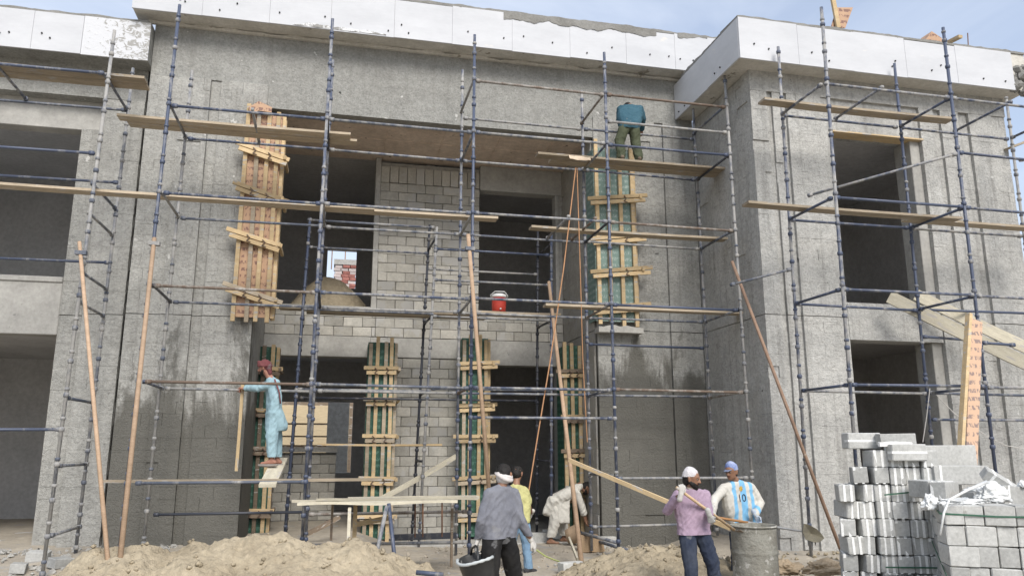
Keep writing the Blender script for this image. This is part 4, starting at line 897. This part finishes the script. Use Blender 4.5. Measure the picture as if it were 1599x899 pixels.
def head_parts(c,f,u):
    c=V(c);f=V(f).normalized();u=V(u);u=(u-f*u.dot(f)).normalized();s=f.cross(u)
    p=[[(c+u*.03-f*.022,.086),(c+u*.035+f*.018,.08)],[(c+u*.03+f*.02,.075),(c-u*.05+f*.03,.055),(c-u*.085+f*.05,.03),(c-u*.06+f*.005+s*.035,.03),(c-u*.06+f*.005-s*.035,.03)],
       [(c+u*.018+f*.093,.011),(c-u*.024+f*.112,.014),(c-u*.028+f*.09+s*.012,.011),(c-u*.028+f*.09-s*.012,.011)],[(c+u*.03+f*.085+s*.03,.014),(c+u*.03+f*.085-s*.03,.014)]]
    for k in (-1,1): p.append([(c+s*k*.084+u*.022-f*.012,.017),(c+s*k*.083-u*.022-f*.005,.014)])
    return p,c,f,u,s
def person(label,J,head,skin=SKIN,hands=None,barefoot=True,voxel=.0075):
    """J: joints in world space; returns the root; body is one continuous mesh"""
    base=(J['anL']+J['anR'])/2; root=thing('person',label,'person',(base.x,base.y,min(J['anL'].z,J['anR'].z)-.08))
    hp,c,f,u,s=head_parts(*head); nb=J['neck']
    parts=hp+[[(c-u*.05-f*.01,.052),(nb,.06)]]
    cl=[(J['shL'].lerp(J['shR'],.12),.05),(J['shL'].lerp(J['shR'],.88),.05)]
    rib=[(J['shL'].lerp(J['hipL'],.45),.07),(J['shR'].lerp(J['hipR'],.45),.07)]
    hip=[(J['hipL'],.07),(J['hipR'],.07)]
    parts+=[cl+rib+[(nb,.05)],rib+hip]
    for k in 'LR':
        parts+=[[(J['sh'+k],.046),(J['el'+k],.038)],[(J['el'+k],.038),(J['wr'+k],.027)],[(J['hip'+k],.065),(J['hip'+k].lerp(J['kn'+k],.35),.078),(J['kn'+k],.056)],[(J['kn'+k],.056),(J['an'+k].lerp(J['kn'+k],.6),.052),(J['an'+k],.036)]]
        fd=J['toe'+k]-J['an'+k]; fd.z=0; fd=fd.normalized() if fd.length>1e-5 else V((1,0,0)); a=J['an'+k]
        parts.append([(a,.036),(a-fd*.05-V((0,0,.045)),.032),(a+fd*.07-V((0,0,.05)),.034)]); parts.append([(a+fd*.05-V((0,0,.05)),.032),(a+fd*.16-V((0,0,.06)),.022)])
    for hnd in (hands or []): parts+=hnd
    body=obj_body=blob('body',parts,skin,root,voxel,4)
    for k in (-1,1):
        e=c+u*.012+f*.082+s*k*.033
        o=blob('eye',[[(e,.0105)]],EYEW,root,.004,1); o2=blob('pupil',[[(e+f*.008,.008)]],HAIR,o,.003,1)
        blob('eyebrow',[[(e+u*.024+s*.016+f*.01,.0045),(e+u*.026-s*.016+f*.01,.0045)]],HAIR,root,.004,1)
    blob('mouth',[[(c-u*.052+f*.086+s*.02,.006),(c-u*.052+f*.086-s*.02,.006),(c-u*.052+f*.092,.007)]],LIP,root,.004,1)
    return root,(c,f,u,s)
def sleeves(J,k,r0=.078,r1=.062,r2=.045,end=1.):
    r0*=.86; r1*=.9
    w_=J['el'+k].lerp(J['wr'+k],end); return [[(J['sh'+k],r0),(J['el'+k],r1)],[(J['el'+k],r1*.97),(w_,r2)]]
def torso(J,a=.085,b_=.115,c=.118,drop=.0,hem=None):
    a*=.86; b_*=.9; c*=.93
    cl=[(J['shL'].lerp(J['shR'],.06),a*.9),(J['shL'].lerp(J['shR'],.94),a*.9),(J['neck']-V((0,0,.03)),.075)]
    rib=[(J['shL'].lerp(J['hipL'],.45),b_),(J['shR'].lerp(J['hipR'],.45),b_)]
    hL,hR=(hem if hem else (J['hipL'],J['hipR'])); return [cl+rib,rib+[(hL,c),(hR,c)]]
def legs(J,r0=.115,r1=.078,r2=.06,up=.12):
    o=[[(J['hipL'],r0*.8),(J['hipR'],r0*.8),(J['hipL']+V((0,0,up*.5)),r0*.72),(J['hipR']+V((0,0,up*.5)),r0*.72)]]
    for k in 'LR': o+=[[(J['hip'+k],r0*.8),(J['hip'+k].lerp(J['kn'+k],.3),r0*.88),(J['kn'+k],r1)],[(J['kn'+k],r1),(J['an'+k],r2)]]
    return o
def glove(root,wr,d,n,th,curl,mat,label=None):
    w_=V(wr); o=blob('glove',hand(w_,d,n,th,curl,.0112,1.08)+[[(w_,.034),(w_-V(d).normalized()*.06,.036)]],mat,root,.0055,2); 
    return o
def shoe(root,J,k,mat):
    fd=J['toe'+k]-J['an'+k]; fd.z=0; fd.normalize(); a=J['an'+k]
    blob('shoe',[[(a-fd*.055-V((0,0,.04)),.042),(a+V((0,0,-.01)),.045),(a+fd*.08-V((0,0,.05)),.042)],[(a+fd*.06-V((0,0,.052)),.042),(a+fd*.17-V((0,0,.062)),.03)]],mat,root,.007,3,cuts=[(a-V((0,0,.088)),V((0,0,-1)))])
def sandal(root,J,k,mat):
    fd=J['toe'+k]-J['an'+k]; fd.z=0; fd.normalize(); a=J['an'+k]; z=V((0,0,.086))
    blob('sandal',[[(a-fd*.07-z,.03),(a+fd*.06-z,.036),(a+fd*.19-z,.03)]],mat,root,.007,2,cuts=[(a-V((0,0,.072)),V((0,0,1)))])
def wrap(mb,c,f,u,s,rx,ry,h0,h1,turns,r,seed=0,tilt=.02):
    pts=[];n=turns*22
    for i in range(n+1):
        t=2*math.pi*i/22; q=i/n; k=1-.18*q*q
        pts.append(V(c)+f*(math.cos(t)*rx*k-.012)+s*(math.sin(t)*ry*k)+u*(h0+(h1-h0)*q+tilt*math.cos(t+seed)+.006*noise.noise(V((t,q*5,seed)))))
    mb.path(pts,r,7)
def dn(k,l): return V((0,0,-l))
# ---- man in pale blue on the left scaffold
Yb=13.5; A=lambda x,y,Y=Yb:at(x,y,Y)
zb=1.68
def onz(x,Y,z): return V((x,Y,z))
xm=A(425,690).x
J=dict(neck=A(422,590,13.52),shL=A(431,598,13.36),shR=A(423,598,13.68),elL=A(404,606,13.5),elR=A(401,604,13.85),wrL=A(384,606,13.84),wrR=A(383,605,14.0),
 hipL=A(430,645,13.4),hipR=A(426,645,13.6),knL=V((xm+.0,13.38,zb+.47)),knR=V((xm+.05,13.62,zb+.47)),anL=V((xm+.02,13.4,zb+.09)),anR=V((xm+.09,13.62,zb+.09)))
J['toeL']=J['anL']+V((-.2,.02,-.06)); J['toeR']=J['anR']+V((-.2,.0,-.06))
hf=V((-1,.25,-.25))
root,hd=person('person in pale blue long shirt and maroon turban reaching left on the scaffold',J,(A(413,574,13.5),hf,V((-.2,0,1))),SKINP,hands=[hand(J['wrL'],V((-1,.4,.0)),V((0,.1,-1)),V((0,1,0)),.5),hand(J['wrR'],V((-1,.1,0)),V((0,.1,-1)),V((0,-1,0)),.5)])
PB=cloth('pale_blue_cotton',(.33,.47,.52,1),(.28,.41,.46,1)); hemz=A(430,664).z
hl=[(A(424,668,13.42),.10),(A(440,666,13.42),.10),(A(424,668,13.62),.10),(A(440,666,13.62),.10)]
blob('long_shirt',torso(J,.085,.115,.12)+[[(J['hipL'],.125),(J['hipR'],.125)]+hl]+sleeves(J,'L',.08,.068,.05,.93)+sleeves(J,'R',.08,.068,.05,.93),PB,root,.011,4,.014,9.,[(V((0,0,hemz)),V((.1,0,-1)))],1.)
blob('trousers',legs(J,.115,.105,.075),PB,root,.011,4,.014,9.,[(V((0,0,zb+.13)),V((0,0,-1)))],2.)
MAR=cloth('maroon_scarf',(.14,.045,.05,1),(.2,.08,.08,1)); c,f,u,s=hd
blob('turban',[[(c+u*.05-f*.02,.095),(c+u*.02-f*.045,.09)],[(c-u*.03-f*.06,.06),(c-u*.1-f*.07,.045)]],MAR,root,.009,2,.008,18.,extra=lambda mb:wrap(mb,c,f,u,s,.1,.092,.015,.095,3,.025))
blob('beard',[[(c-u*.075+f*.05,.045),(c-u*.05+f*.02+s*.04,.035),(c-u*.05+f*.02-s*.04,.035)]],HAIR,root,.008,2,.004,40.)
obj('bag_strap',MB().path([J['shL']+V((-.02,-.095,.06)),A(436,612,13.26),A(438,630,13.26)],.013,6),MAR,root,True)
SAND_=M('grey_sandal',(.3,.27,.25,1),(.22,.2,.18,1))
for k in 'LR': sandal(root,J,k,SAND_)
# ---- stooping man on the top right planks
zp=7.488; xm=at(981,245,13.47).x
J=dict(neck=at(984,166,14.04),shL=at(969,170,13.92),shR=at(1000,170,13.92),elL=at(967,188,14.02),elR=at(1004,186,13.97),wrL=at(971,203,14.20),wrR=at(1002,204,14.17),
 hipL=at(976,198,13.54),hipR=at(990,198,13.54),knL=V((xm-.13,13.57,zp+.46)),knR=V((xm+.2,13.57,zp+.46)),anL=V((xm-.14,13.48,zp+.09)),anR=V((xm+.22,13.48,zp+.09)))
for k in 'LR': J['toe'+k]=J['an'+k]+V((0,.2,-.06))
root,hd=person('person in teal shirt bending away on the top right plank',J,(J['neck']+V((.01,.16,.02)),V((.05,.75,-.65)),V((0,.65,.75))),hands=[hand(J['wr'+k],V((0,.5,-1)),V((0,1,.3)),V((1 if k=='L' else -1,0,0)),.4) for k in 'LR'])
TEAL=cloth('teal_shirt',(.055,.12,.155,1),(.035,.085,.115,1)); OLV=cloth('olive_trousers',(.085,.095,.06,1),(.06,.07,.045,1))
blob('shirt',torso(J,.095,.135,.135)+sleeves(J,'L',.09,.075,.05,.9)+sleeves(J,'R',.09,.075,.05,.9),TEAL,root,.011,4,.016,9.,[(V((0,0,J['hipL'].z-.05)),V((0,0,-1)))],3.)
blob('trousers',legs(J,.13,.105,.085,.0),OLV,root,.011,4,.018,8.,(),4.)
c,f,u,s=hd; blob('hair',[[(c+u*.045-f*.02,.092),(c+u*.03-f*.045,.085)]],HAIR,root,.008,2,.006,40.,[(c-f*.0+u*.0,-u+f*.6)])
for k in 'LR': shoe(root,J,k,OLDW)
# ---- man in grey shirt carrying a rubber bucket
Yg=8.75; G=lambda x,y,d=0:at(x,y,Yg+d)
J=dict(neck=G(784,759),shL=G(764,772,-.06),shR=G(801,771,.08),elL=G(752,812,-.1),elR=G(813,812,.05),wrL=G(746,842,.0),wrR=G(829,843,.15),hipL=G(768,840,-.03),hipR=G(791,840,.07))
J['knL']=J['hipL']+V((-.02,-.05,-.44)); J['knR']=J['hipR']+V((.12,.12,-.42)); J['anL']=V((J['knL'].x-.12,J['knL'].y-.1,.09)); J['anR']=V((J['knR'].x+.06,J['knR'].y+.05,.09))
fd=V((.5,.85,0)).normalized()
for k in 'LR': J['toe'+k]=J['an'+k]+fd*.2-V((0,0,.06))
root,hd=person('person in grey long-sleeved shirt and black trousers seen from behind with bucket',J,(G(787,742,.03),V((.45,.85,-.1)),V((.05,.05,1))))
GRY=cloth('grey_striped_shirt',(.20,.205,.23,1),(.155,.16,.185,1)); BLK=cloth('black_trousers',(.016,.016,.017,1),(.025,.024,.023,1))
hp=[(J['hipL']+V((0,0,-.02)),.12),(J['hipR']+V((0,0,-.02)),.12)]
blob('shirt',torso(J,.09,.125,.125)+[hp]+sleeves(J,'L',.085,.07,.048,.97)+sleeves(J,'R',.085,.07,.048,.97),GRY,root,.010,4,.013,9.,[(V((0,0,J['hipL'].z-.0)),V((0,0,-1)))],6.)
blob('trousers',legs(J,.135,.095,.075,.06),BLK,root,.011,4,.012,8.,(),7.)
WH=cloth('white_head_cloth',(.62,.59,.56,1),(.5,.46,.44,1)); c,f,u,s=hd
blob('hair',[[(c+u*.05-f*.01,.088),(c+u*.02-f*.035,.085)]],HAIR,root,.008,2,.005,40.,[(c-u*.02,-u)])
blob('head_wrap',[[(c-u*.02-f*.035,.085),(c-u*.035-f*.025,.08)]],WH,root,.008,2,.007,16.,[(c+u*.03,u)],extra=lambda mb:(wrap(mb,c,f,u,s,.1,.092,-.02,.04,2,.022,1.,.045)))
GLV=cloth('dusty_white_glove',(.55,.53,.49,1),(.42,.40,.37,1)); 
glove(root,J['wrL'],V((-.35,-.1,-1)),V((.9,-.2,0)),V((.2,.9,0)),.45,GLV); glove(root,J['wrR'],V((.6,.15,-.9)),V((-.6,.5,-.2)),V((.2,-.9,-.2)),.35,GLV)
for k in 'LR': shoe(root,J,k,HOLE)
bc=G(752,868,-.12)
RUB=M('black_rubber',(.02,.021,.022,1),(.035,.036,.036,1),5,.45,.3,40,.006,spec=.5,spots=(4.,.62,(.2,.2,.19,1)))
bk=thing('bucket','black rubber bucket with cement-smeared rim in a gloved hand','bucket',(bc.x,bc.y,bc.z-.32))
mt=Matrix.Translation(V((bc.x-.06,bc.y,bc.z-.02)))@Matrix.Rotation(R(-14),4,'Y')@Matrix.Rotation(R(6),4,'X')
mm=MB().lathe([(.02,-.31),(.15,-.3),(.18,-.15),(.205,0),(.215,.006),(.21,.014),(.195,.004),(.17,-.15),(.14,-.28),(.02,-.285)],32,(0,0,0),False,False); mm.v=[tuple(mt@V(v)) for v in mm.v]; obj('bucket_shell',mm,RUB,bk,True)
hb=[mt@V(q_) for q_ in ((-.02,.2,.0),(.0,.17,.07),(.03,.05,.12),(.03,-.05,.12),(.0,-.17,.07),(-.02,-.2,.0))]; obj('handle',MB().path(hb,.013,7),RUB,bk,True)
rm=MB(); 
pts=[mt@V((.207*math.cos(t),.207*math.sin(t),.01+.006*math.sin(3*t))) for t in [R(150)+R(170)*i/16 for i in range(17)]]; obj('cement_rim',rm.path(pts,[.012+.008*abs(math.sin(i*1.7)) for i in range(17)],7),M('wet_cement',(.42,.45,.45,1),(.5,.52,.52,1),6,.35,.3,50,.004),bk,True)
# ---- man in yellow shirt seen from behind
Yy=12.4; G=lambda x,y,d=0:at(x,y,Yy+d)
J=dict(neck=G(806,757),shL=G(793,766,.0),shR=G(820,766,.06),elL=G(796,790,.1),elR=G(826,789,.1),wrL=G(808,802,.3),wrR=G(830,801,.32),hipL=G(803,812,-.02),hipR=G(817,812,.04))
J['anL']=V((J['hipL'].x-.0,Yy+.18,.11)); J['anR']=V((J['hipR'].x+.07,Yy-.02,.11)); J['knL']=(J['hipL']+J['anL'])/2+V((-.02,.05,0)); J['knR']=(J['hipR']+J['anR'])/2+V((.02,.03,0))
fd=V((.8,.6,0))
for k in 'LR': J['toe'+k]=J['an'+k]+fd*.2-V((0,0,.06))
root,hd=person('person in pale yellow short-sleeved shirt and light blue jeans seen from behind',J,(G(808,740,.06),V((.65,.75,-.25)),V((0,0,1))),hands=[hand(J['wrL'],V((.6,.6,-.2)),V((0,0,-1)),V((0,-1,0)),.5)])
YEL=cloth('yellow_shirt',(.50,.48,.22,1),(.42,.40,.19,1)); LJ=cloth('light_jeans',(.20,.31,.42,1),(.14,.22,.32,1),sc_=5.)
blob('shirt',torso(J,.088,.118,.12)+[[(J['hipL'],.12),(J['hipR'],.12)]]+[[(J['shL'],.078),(J['elL'].lerp(J['shL'],.2),.066)],[(J['shR'],.078),(J['elR'].lerp(J['shR'],.2),.066)]],YEL,root,.010,4,.012,9.,[(V((0,0,J['hipL'].z-.04)),V((0,0,-1)))],8.)
blob('jeans',legs(J,.115,.085,.07,.03),LJ,root,.011,4,.011,9.,[(V((0,0,.1)),V((0,0,-1)))],9.)
c,f,u,s=hd; blob('hair',[[(c+u*.045-f*.015,.092),(c+u*.0-f*.04,.086)]],HAIR,root,.008,2,.007,40.,[(c+f*.045,f-u*.35)])
glove(root,J['wrR'],V((-.2,.6,-.6)),V((-.9,.1,-.3)),V((0,.3,1)),.5,GLV)
for k in 'LR': shoe(root,J,k,M('dark_shoe',(.04,.04,.045,1),(.07,.07,.07,1)))
# ---- stooping man in white
Yw=15.35; G=lambda x,y,d=0:at(x,y,Yw+d); zg=gz(4.3,15.3)+.01
J=dict(neck=G(905,757,0),shL=G(900,763,.16),shR=G(899,765,-.16),elL=G(909,789,.14),elR=G(908,790,-.14),wrL=G(916,812,.1),wrR=G(914,812,-.1),hipL=G(866,781,.1),hipR=G(864,782,-.1))
J['anL']=V((G(883,845).x,Yw+.12,zg+.09)); J['anR']=V((G(857,845).x,Yw-.12,zg+.09)); J['knL']=(J['hipL']+J['anL'])/2+V((.07,0,0)); J['knR']=(J['hipR']+J['anR'])/2+V((.07,0,0))
for k in 'LR': J['toe'+k]=J['an'+k]+V((.2,-.05,-.06))
root,hd=person('person in white long shirt and trousers stooping to the right by the doorway',J,(G(915,762,0),V((.75,-.1,-.75)),V((.75,0,.65))),hands=[hand(J['wrL'],V((.3,0,-1)),V((.8,0,.3)),V((0,-1,0)),.45),hand(J['wrR'],V((.3,0,-1)),V((.8,0,.3)),V((0,1,0)),.45)])
WC=cloth('white_cotton',(.60,.58,.52,1),(.5,.48,.43,1))
rear=[(G(851,800,.1),.05),(G(851,800,-.12),.05),(G(862,802,.1),.05),(G(862,802,-.12),.05)]; front=[(G(874,815,-.2),.03),(G(887,815,-.2),.03),(G(874,815,-.13),.03),(G(887,815,-.13),.03)]
blob('long_shirt',torso(J,.09,.135,.135)+[[(J['hipL'],.13),(J['hipR'],.13)]+rear,[(G(872,780,-.14),.07),(G(885,775,-.12),.07)]+front]+sleeves(J,'L',.085,.085,.07,.5)+sleeves(J,'R',.085,.085,.07,.5),WC,root,.012,4,.016,8.,(),10.)
blob('trousers',legs(J,.12,.12,.085,.0),WC,root,.012,4,.014,8.,[(V((0,0,zg+.14)),V((0,0,-1)))],11.)
c,f,u,s=hd; blob('hair',[[(c+u*.045-f*.015,.092),(c+u*.01-f*.035,.086)]],HAIR,root,.008,2,.006,40.,[(c+f*.05,f-u*.3)]); blob('beard',[[(c-u*.08+f*.05,.045),(c-u*.05+f*.02+s*.04,.036),(c-u*.05+f*.02-s*.04,.036)]],HAIR,root,.008,2,.004,40.)
for k in 'LR': sandal(root,J,k,OLDW)
# ---- man in lilac shirt with mixing shovel
Yl=9.3; G=lambda x,y,d=0:at(x,y,Yl+d)
J=dict(neck=G(1079,764),shR=G(1059,773,.0),shL=G(1101,772,.04),elR=G(1042,797,-.04),elL=G(1106,800,-.06),wrR=G(1058,775,-.22),wrL=G(1110,806,-.24),hipR=G(1072,829,.0),hipL=G(1095,829,.03))
J['anR']=V((J['hipR'].x+.02,Yl-.02,.1)); J['anL']=V((J['hipL'].x+.2,Yl+.05,.1)); J['knR']=(J['hipR']+J['anR'])/2+V((-.0,-.05,0)); J['knL']=(J['hipL']+J['anL'])/2+V((.02,-.05,0))
J['toeR']=J['anR']+V((-.05,-.2,-.06)); J['toeL']=J['anL']+V((.1,-.18,-.06))
root,hd=person('person in lilac shirt, blue jeans and white knit cap holding a shovel handle',J,(G(1080,748,-.01),V((.75,-.65,-.12)),V((0,0,1))))
LIL=cloth('lilac_shirt',(.36,.27,.345,1),(.29,.215,.28,1),spots=(3.,.67,(.26,.23,.2,1))); DJ=cloth('blue_jeans',(.028,.036,.06,1),(.055,.065,.09,1),sc_=5.)
hemz=J['hipL'].z-.03
blob('shirt',torso(J,.08,.108,.115)+[[(J['hipL']-V((0,0,.06)),.125),(J['hipR']-V((0,0,.06)),.125),(J['hipL'],.116),(J['hipR'],.116)]]+sleeves(J,'R',.082,.07,.055,.8)+sleeves(J,'L',.082,.07,.055,.5),LIL,root,.009,4,.013,10.,[(V((0,0,hemz)),V((.0,0,-1)))],12.)
blob('collar',[[(J['neck']+V((.05,-.03,.02)),.03),(J['neck']+V((-.05,-.03,.02)),.03),(J['neck']+V((0,.05,.03)),.035)]],LIL,root,.007,2,.003,30.,[(J['neck']+V((0,0,.045)),V((0,-.3,1)))])
blob('jeans',legs(J,.125,.09,.072,.06),DJ,root,.010,4,.012,9.,[(V((0,0,.1)),V((0,0,-1)))],13.)
c,f,u,s=hd; blob('hair',[[(c+u*.02-f*.03,.09),(c-u*.025-f*.045,.072)]],HAIR,root,.008,2,.003,40.,[(c+u*.05,u),(c+f*.0,f)]); blob('knit_cap',[[(c+u*.055-f*.015,.099),(c+u*.035-f*.03,.098),(c+u*.09-f*.035,.07)]],cloth('white_knit',(.62,.6,.6,1),(.52,.5,.51,1)),root,.006,2,.004,50.,[(c+u*.035,-u+f*.15)])
blob('beard',[[(c-u*.09+f*.055,.042),(c-u*.055+f*.03+s*.045,.036),(c-u*.055+f*.03-s*.045,.036)],[(c-u*.03+f*.0+s*.07,.02),(c-u*.06+f*.03+s*.05,.03)],[(c-u*.03+f*.0-s*.07,.02),(c-u*.06+f*.03-s*.05,.03)],[(c-u*.038+f*.092+s*.022,.009),(c-u*.036+f*.1,.01),(c-u*.038+f*.092-s*.022,.009)]],HAIR,root,.006,2,.004,40.)
GL2=cloth('grey_work_glove',(.34,.34,.33,1),(.5,.49,.46,1),sc_=12.)
p0=G(1061,764,-.3); p1=at(1147,827,9.5); hd_=(p1-p0).normalized()
shv=thing('shovel','shovel with pale wooden handle slanting into the mortar drum','shovel',p1); obj('handle',MB().tube(p0-hd_*.06,p1,.019,9),wood('pale_handle',(.55,.40,.25,1),(.46,.33,.2,1)),shv,True)
bl=MB(); e=p1+hd_*.02; sx=V((0,1,0)); 
for i in range(6):
    for j in range(5): bl.v.append(e+hd_*(.05*i)+sx*((j-2)*.055*(1 if i<4 else .8))+hd_.cross(sx)*(.02*abs(j-2)**1.3*.5))
bl.f=[(i*5+j,i*5+j+1,i*5+j+6,i*5+j+5) for i in range(5) for j in range(4)]; bl.m=[0]*20; ob_=obj('blade',bl,OLDW,shv,True); ob_.modifiers.new('s','SOLIDIFY').thickness=.004
gdir=lambda: V((-hd_.z,0,hd_.x))
glove(root,p0+V((.005,-.02,-.055)),V((.25,-.1,1)),V((.1,1,0)),V((1,0,0)),.95,GLV); glove(root,J['wrL']+V((-.02,0,.02)),V((.35,.1,-.9)),V((.5,.9,0)),V((.9,-.2,.3)),.9,GL2)
for k in 'LR': shoe(root,J,k,HOLE)
# ---- man in striped football shirt
Ya=10.55; G=lambda x,y,d=0:at(x,y,Ya+d)
J=dict(neck=G(1149,752),shR=G(1131,762,-.02),shL=G(1171,760,.04),elR=G(1115,781,-.1),elL=G(1187,785,.0),wrR=G(1114,797,-.35),wrL=G(1180,804,-.22),hipR=G(1150,822,.02),hipL=G(1172,822,.06))
zg=gz(5.5,10.5)
J['anR']=V((J['hipR'].x-.05,Ya,zg+.1)); J['anL']=V((J['hipL'].x+.1,Ya+.05,zg+.1)); J['knR']=(J['hipR']+J['anR'])/2+V((-.02,-.05,0)); J['knL']=(J['hipL']+J['anL'])/2+V((.02,-.05,0))
for k in 'LR': J['toe'+k]=J['an'+k]+V((-.05,-.2,-.06))
root,hd=person('person in blue cap and sky-blue striped football shirt behind the drum',J,(G(1142,737,-.03),V((-.82,-.5,-.12)),V((0,0,1))))
m,t,bs_=newmat('striped_football_shirt'); vec=coords(t,'world'); lat=(J['shL']-J['shR']).normalized(); mid=(J['shL']+J['shR']+J['hipL']+J['hipR'])/4
sb=N(t,'ShaderNodeVectorMath',operation='SUBTRACT'); sb.inputs[1].default_value=mid; t.links.new(vec,sb.inputs[0]); dt=N(t,'ShaderNodeVectorMath',operation='DOT_PRODUCT'); dt.inputs[1].default_value=lat; t.links.new(sb.outputs[0],dt.inputs[0])
wob=math_(t,'ADD',dt.outputs['Value'],math_(t,'MULTIPLY',math_(t,'SUBTRACT',nz(t,vec,7.),.5),.05)); sep=N(t,'ShaderNodeSeparateXYZ'); t.links.new(sb.outputs[0],sep.inputs[0])
wob=math_(t,'ADD',wob,math_(t,'MULTIPLY',sep.outputs['Z'],-.0))
ab=math_(t,'ABSOLUTE',wob); k_=ramp(t,ab,[(0,g(1)),(.052,g(1)),(.056,g(0)),(.118,g(0)),(.122,g(1)),(.175,g(1)),(.18,g(0))])
c_=mixc(t,k_,mixc(t,nz(t,vec,6.,5.,.7),(.60,.58,.53,1),(.36,.345,.30,1)),mixc(t,nz(t,vec,5.),(.13,.36,.58,1),(.2,.4,.58,1))); t.links.new(c_,bs_.inputs['Base Color']); bs_.inputs['Roughness'].default_value=.85
shirt=blob('football_shirt',torso(J,.09,.125,.125)+[[(J['hipL']-V((0,0,.05)),.125),(J['hipR']-V((0,0,.05)),.125),(J['hipL'],.12),(J['hipR'],.12)]]+sleeves(J,'R',.085,.07,.05,.95)+sleeves(J,'L',.085,.07,.05,.95),m,root,.009,4,.012,10.,[(V((0,0,J['hipL'].z-.05)),V((0,0,-1)))],14.)
blob('trousers',legs(J,.118,.092,.075,.03),DJ,root,.011,4,.012,9.,(),15.)
c,f,u,s=hd; CAPB=cloth('blue_cap',(.13,.19,.42,1),(.34,.38,.52,1),sc_=9.)
cap=blob('cap',[[(c+u*.06-f*.015,.096),(c+u*.04-f*.02,.097),(c+u*.085-f*.0,.08)]],CAPB,root,.006,2,.002,30.,[(c+u*.035,-u)])
blob('brim',[[(c+u*.048+f*.06+s*.05,.008),(c+u*.048+f*.06-s*.05,.008),(c+u*.032+f*.155+s*.03,.006),(c+u*.032+f*.155-s*.03,.006)]],cloth('cap_brim',(.2,.23,.33,1)),cap,.005,1)
blob('hair',[[(c+u*.02-f*.03,.09),(c-u*.02-f*.05,.07)]],HAIR,root,.008,2,.003,40.,[(c+u*.036,u),(c-f*.02,f)])
glove(root,J['wrR'],V((-.1,-.5,-.8)),V((-.5,.7,-.3)),V((.5,-.5,0)),.8,GL2); glove(root,J['wrL'],V((.25,-.35,-.8)),V((-.5,-.3,.1)),V((-.3,-.8,0)),.5,cloth('blue_white_glove',(.5,.52,.55,1),(.2,.3,.42,1),sc_=10.))
for k in 'LR': shoe(root,J,k,HOLE)
# number and emblem, laid onto the chest
from mathutils.bvhtree import BVHTree
bv=BVHTree.FromPolygons([v.co[:] for v in shirt.data.vertices],[tuple(p.vertices) for p in shirt.data.polygons])
fwd=lat.cross(V((0,0,1))); fwd=fwd if fwd.y<0 else -fwd
def lay_on(name,mesh,cen,mat):
    bm=bmesh.new(); bm.from_mesh(mesh)
    bmesh.ops.triangulate(bm,faces=bm.faces[:]); 
    for it in range(3): bmesh.ops.subdivide_edges(bm,edges=[e for e in bm.edges if e.calc_length()>.012],cuts=1)
    for v in bm.verts:
        p=V(cen)+lat*v.co.x+V((0,0,1))*v.co.y; h=bv.ray_cast(p+fwd*.5,-fwd)
        v.co=(h[0]+fwd*.004) if h[0] is not None else p+fwd*.15
    me=bpy.data.meshes.new(name); bm.to_mesh(me); bm.free(); return obj(name,me,mat,shirt)
cu=bpy.data.curves.new('n','FONT'); cu.body='10'; cu.size=.15; cu.align_x='CENTER'; to=bpy.data.objects.new('n',cu); COL.objects.link(to); dg=bpy.context.evaluated_depsgraph_get(); nm=bpy.data.meshes.new_from_object(to.evaluated_get(dg)); bpy.data.objects.remove(to)
chest=(J['shL']+J['shR'])/2
lay_on('number',nm,V((chest.x,chest.y,G(1155,782).z)),cloth('navy_print',(.03,.035,.06,1)))
st=MB(); st.add([(0,0,0)]+[(.04*(1 if i%2 else .62)*math.cos(i*math.pi/8),.046*(1 if i%2 else .62)*math.sin(i*math.pi/8),0) for i in range(16)],[(0,1+i,1+(i+1)%16) for i in range(16)])
lay_on('emblem',st.mesh('e'),V((chest.x,chest.y,G(1153,762).z)),cloth('gold_print',(.55,.36,.08,1)))
# shovel held low by the man behind the drum
sp,sq=at(1104,805,9.86),at(1252,829,9.95); sdir_=(sq-sp).normalized()
sh2=thing('shovel','shovel with grey mortar-caked blade reaching right over the drum','shovel',sq)
mid_=sp+(sq-sp)*.42; obj('handle',MB().tube(sp,mid_,.018,9),wood('orange_handle',(.5,.27,.12,1),(.42,.22,.1,1)),sh2,True); obj('ferrule',MB().path([mid_,mid_+(sq-mid_)*.5,sq],[.02,.017,.013],9),M('worn_steel',(.42,.42,.42,1),(.3,.3,.3,1),8,.5,.2,60,metal=.3),sh2,True)
b1=[at(x_,y_,9.93) for x_,y_ in ((1255,817),(1262,818),(1275,825),(1284,834),(1287,840),(1280,846),(1270,846),(1258,842),(1253,830))]
cen=sum(b1,V())/len(b1)+V((0,.05,0)); bl=MB().add(b1+[cen],[(i,(i+1)%9,9) for i in range(9)]); ob_=obj('blade',bl,M('caked_blade',(.25,.225,.16,1),(.18,.165,.125,1),8,.8,.4,50),sh2); ob_.modifiers.new('s','SOLIDIFY').thickness=.006
dp=MB()
for x_,y0_,y1_ in ((1262,842,852),(1268,845,858),(1273,844,851)): dp.tube(at(x_,y0_,10.0),at(x_+.6,y1_,10.0),.014,6,.006)
obj('mortar_drips',dp,LINT,sh2,True)
import OpenImageIO as oiio,sys
im=oiio.ImageBuf('/workdir/render_main.png'); import numpy as np
a=im.get_pixels(oiio.FLOAT)*255
for n,(x,y) in dict(fascia=(650,120),leftopen=(50,250),pierL=(330,300),rightfront=(1270,350),rightside=(1150,350),centerwall=(650,420),soffit=(700,220),sky=(1000,15),skyR=(1500,20),sand=(400,870),wet=(350,700),parapet=(900,60),winR=(810,370),plank=(700,790),under=(1300,115)).items():
    X=int(x*1024/1599);Y=int(y*575/899); print(n,a[Y-3:Y+4,X-3:X+4,:3].mean((0,1)).round())
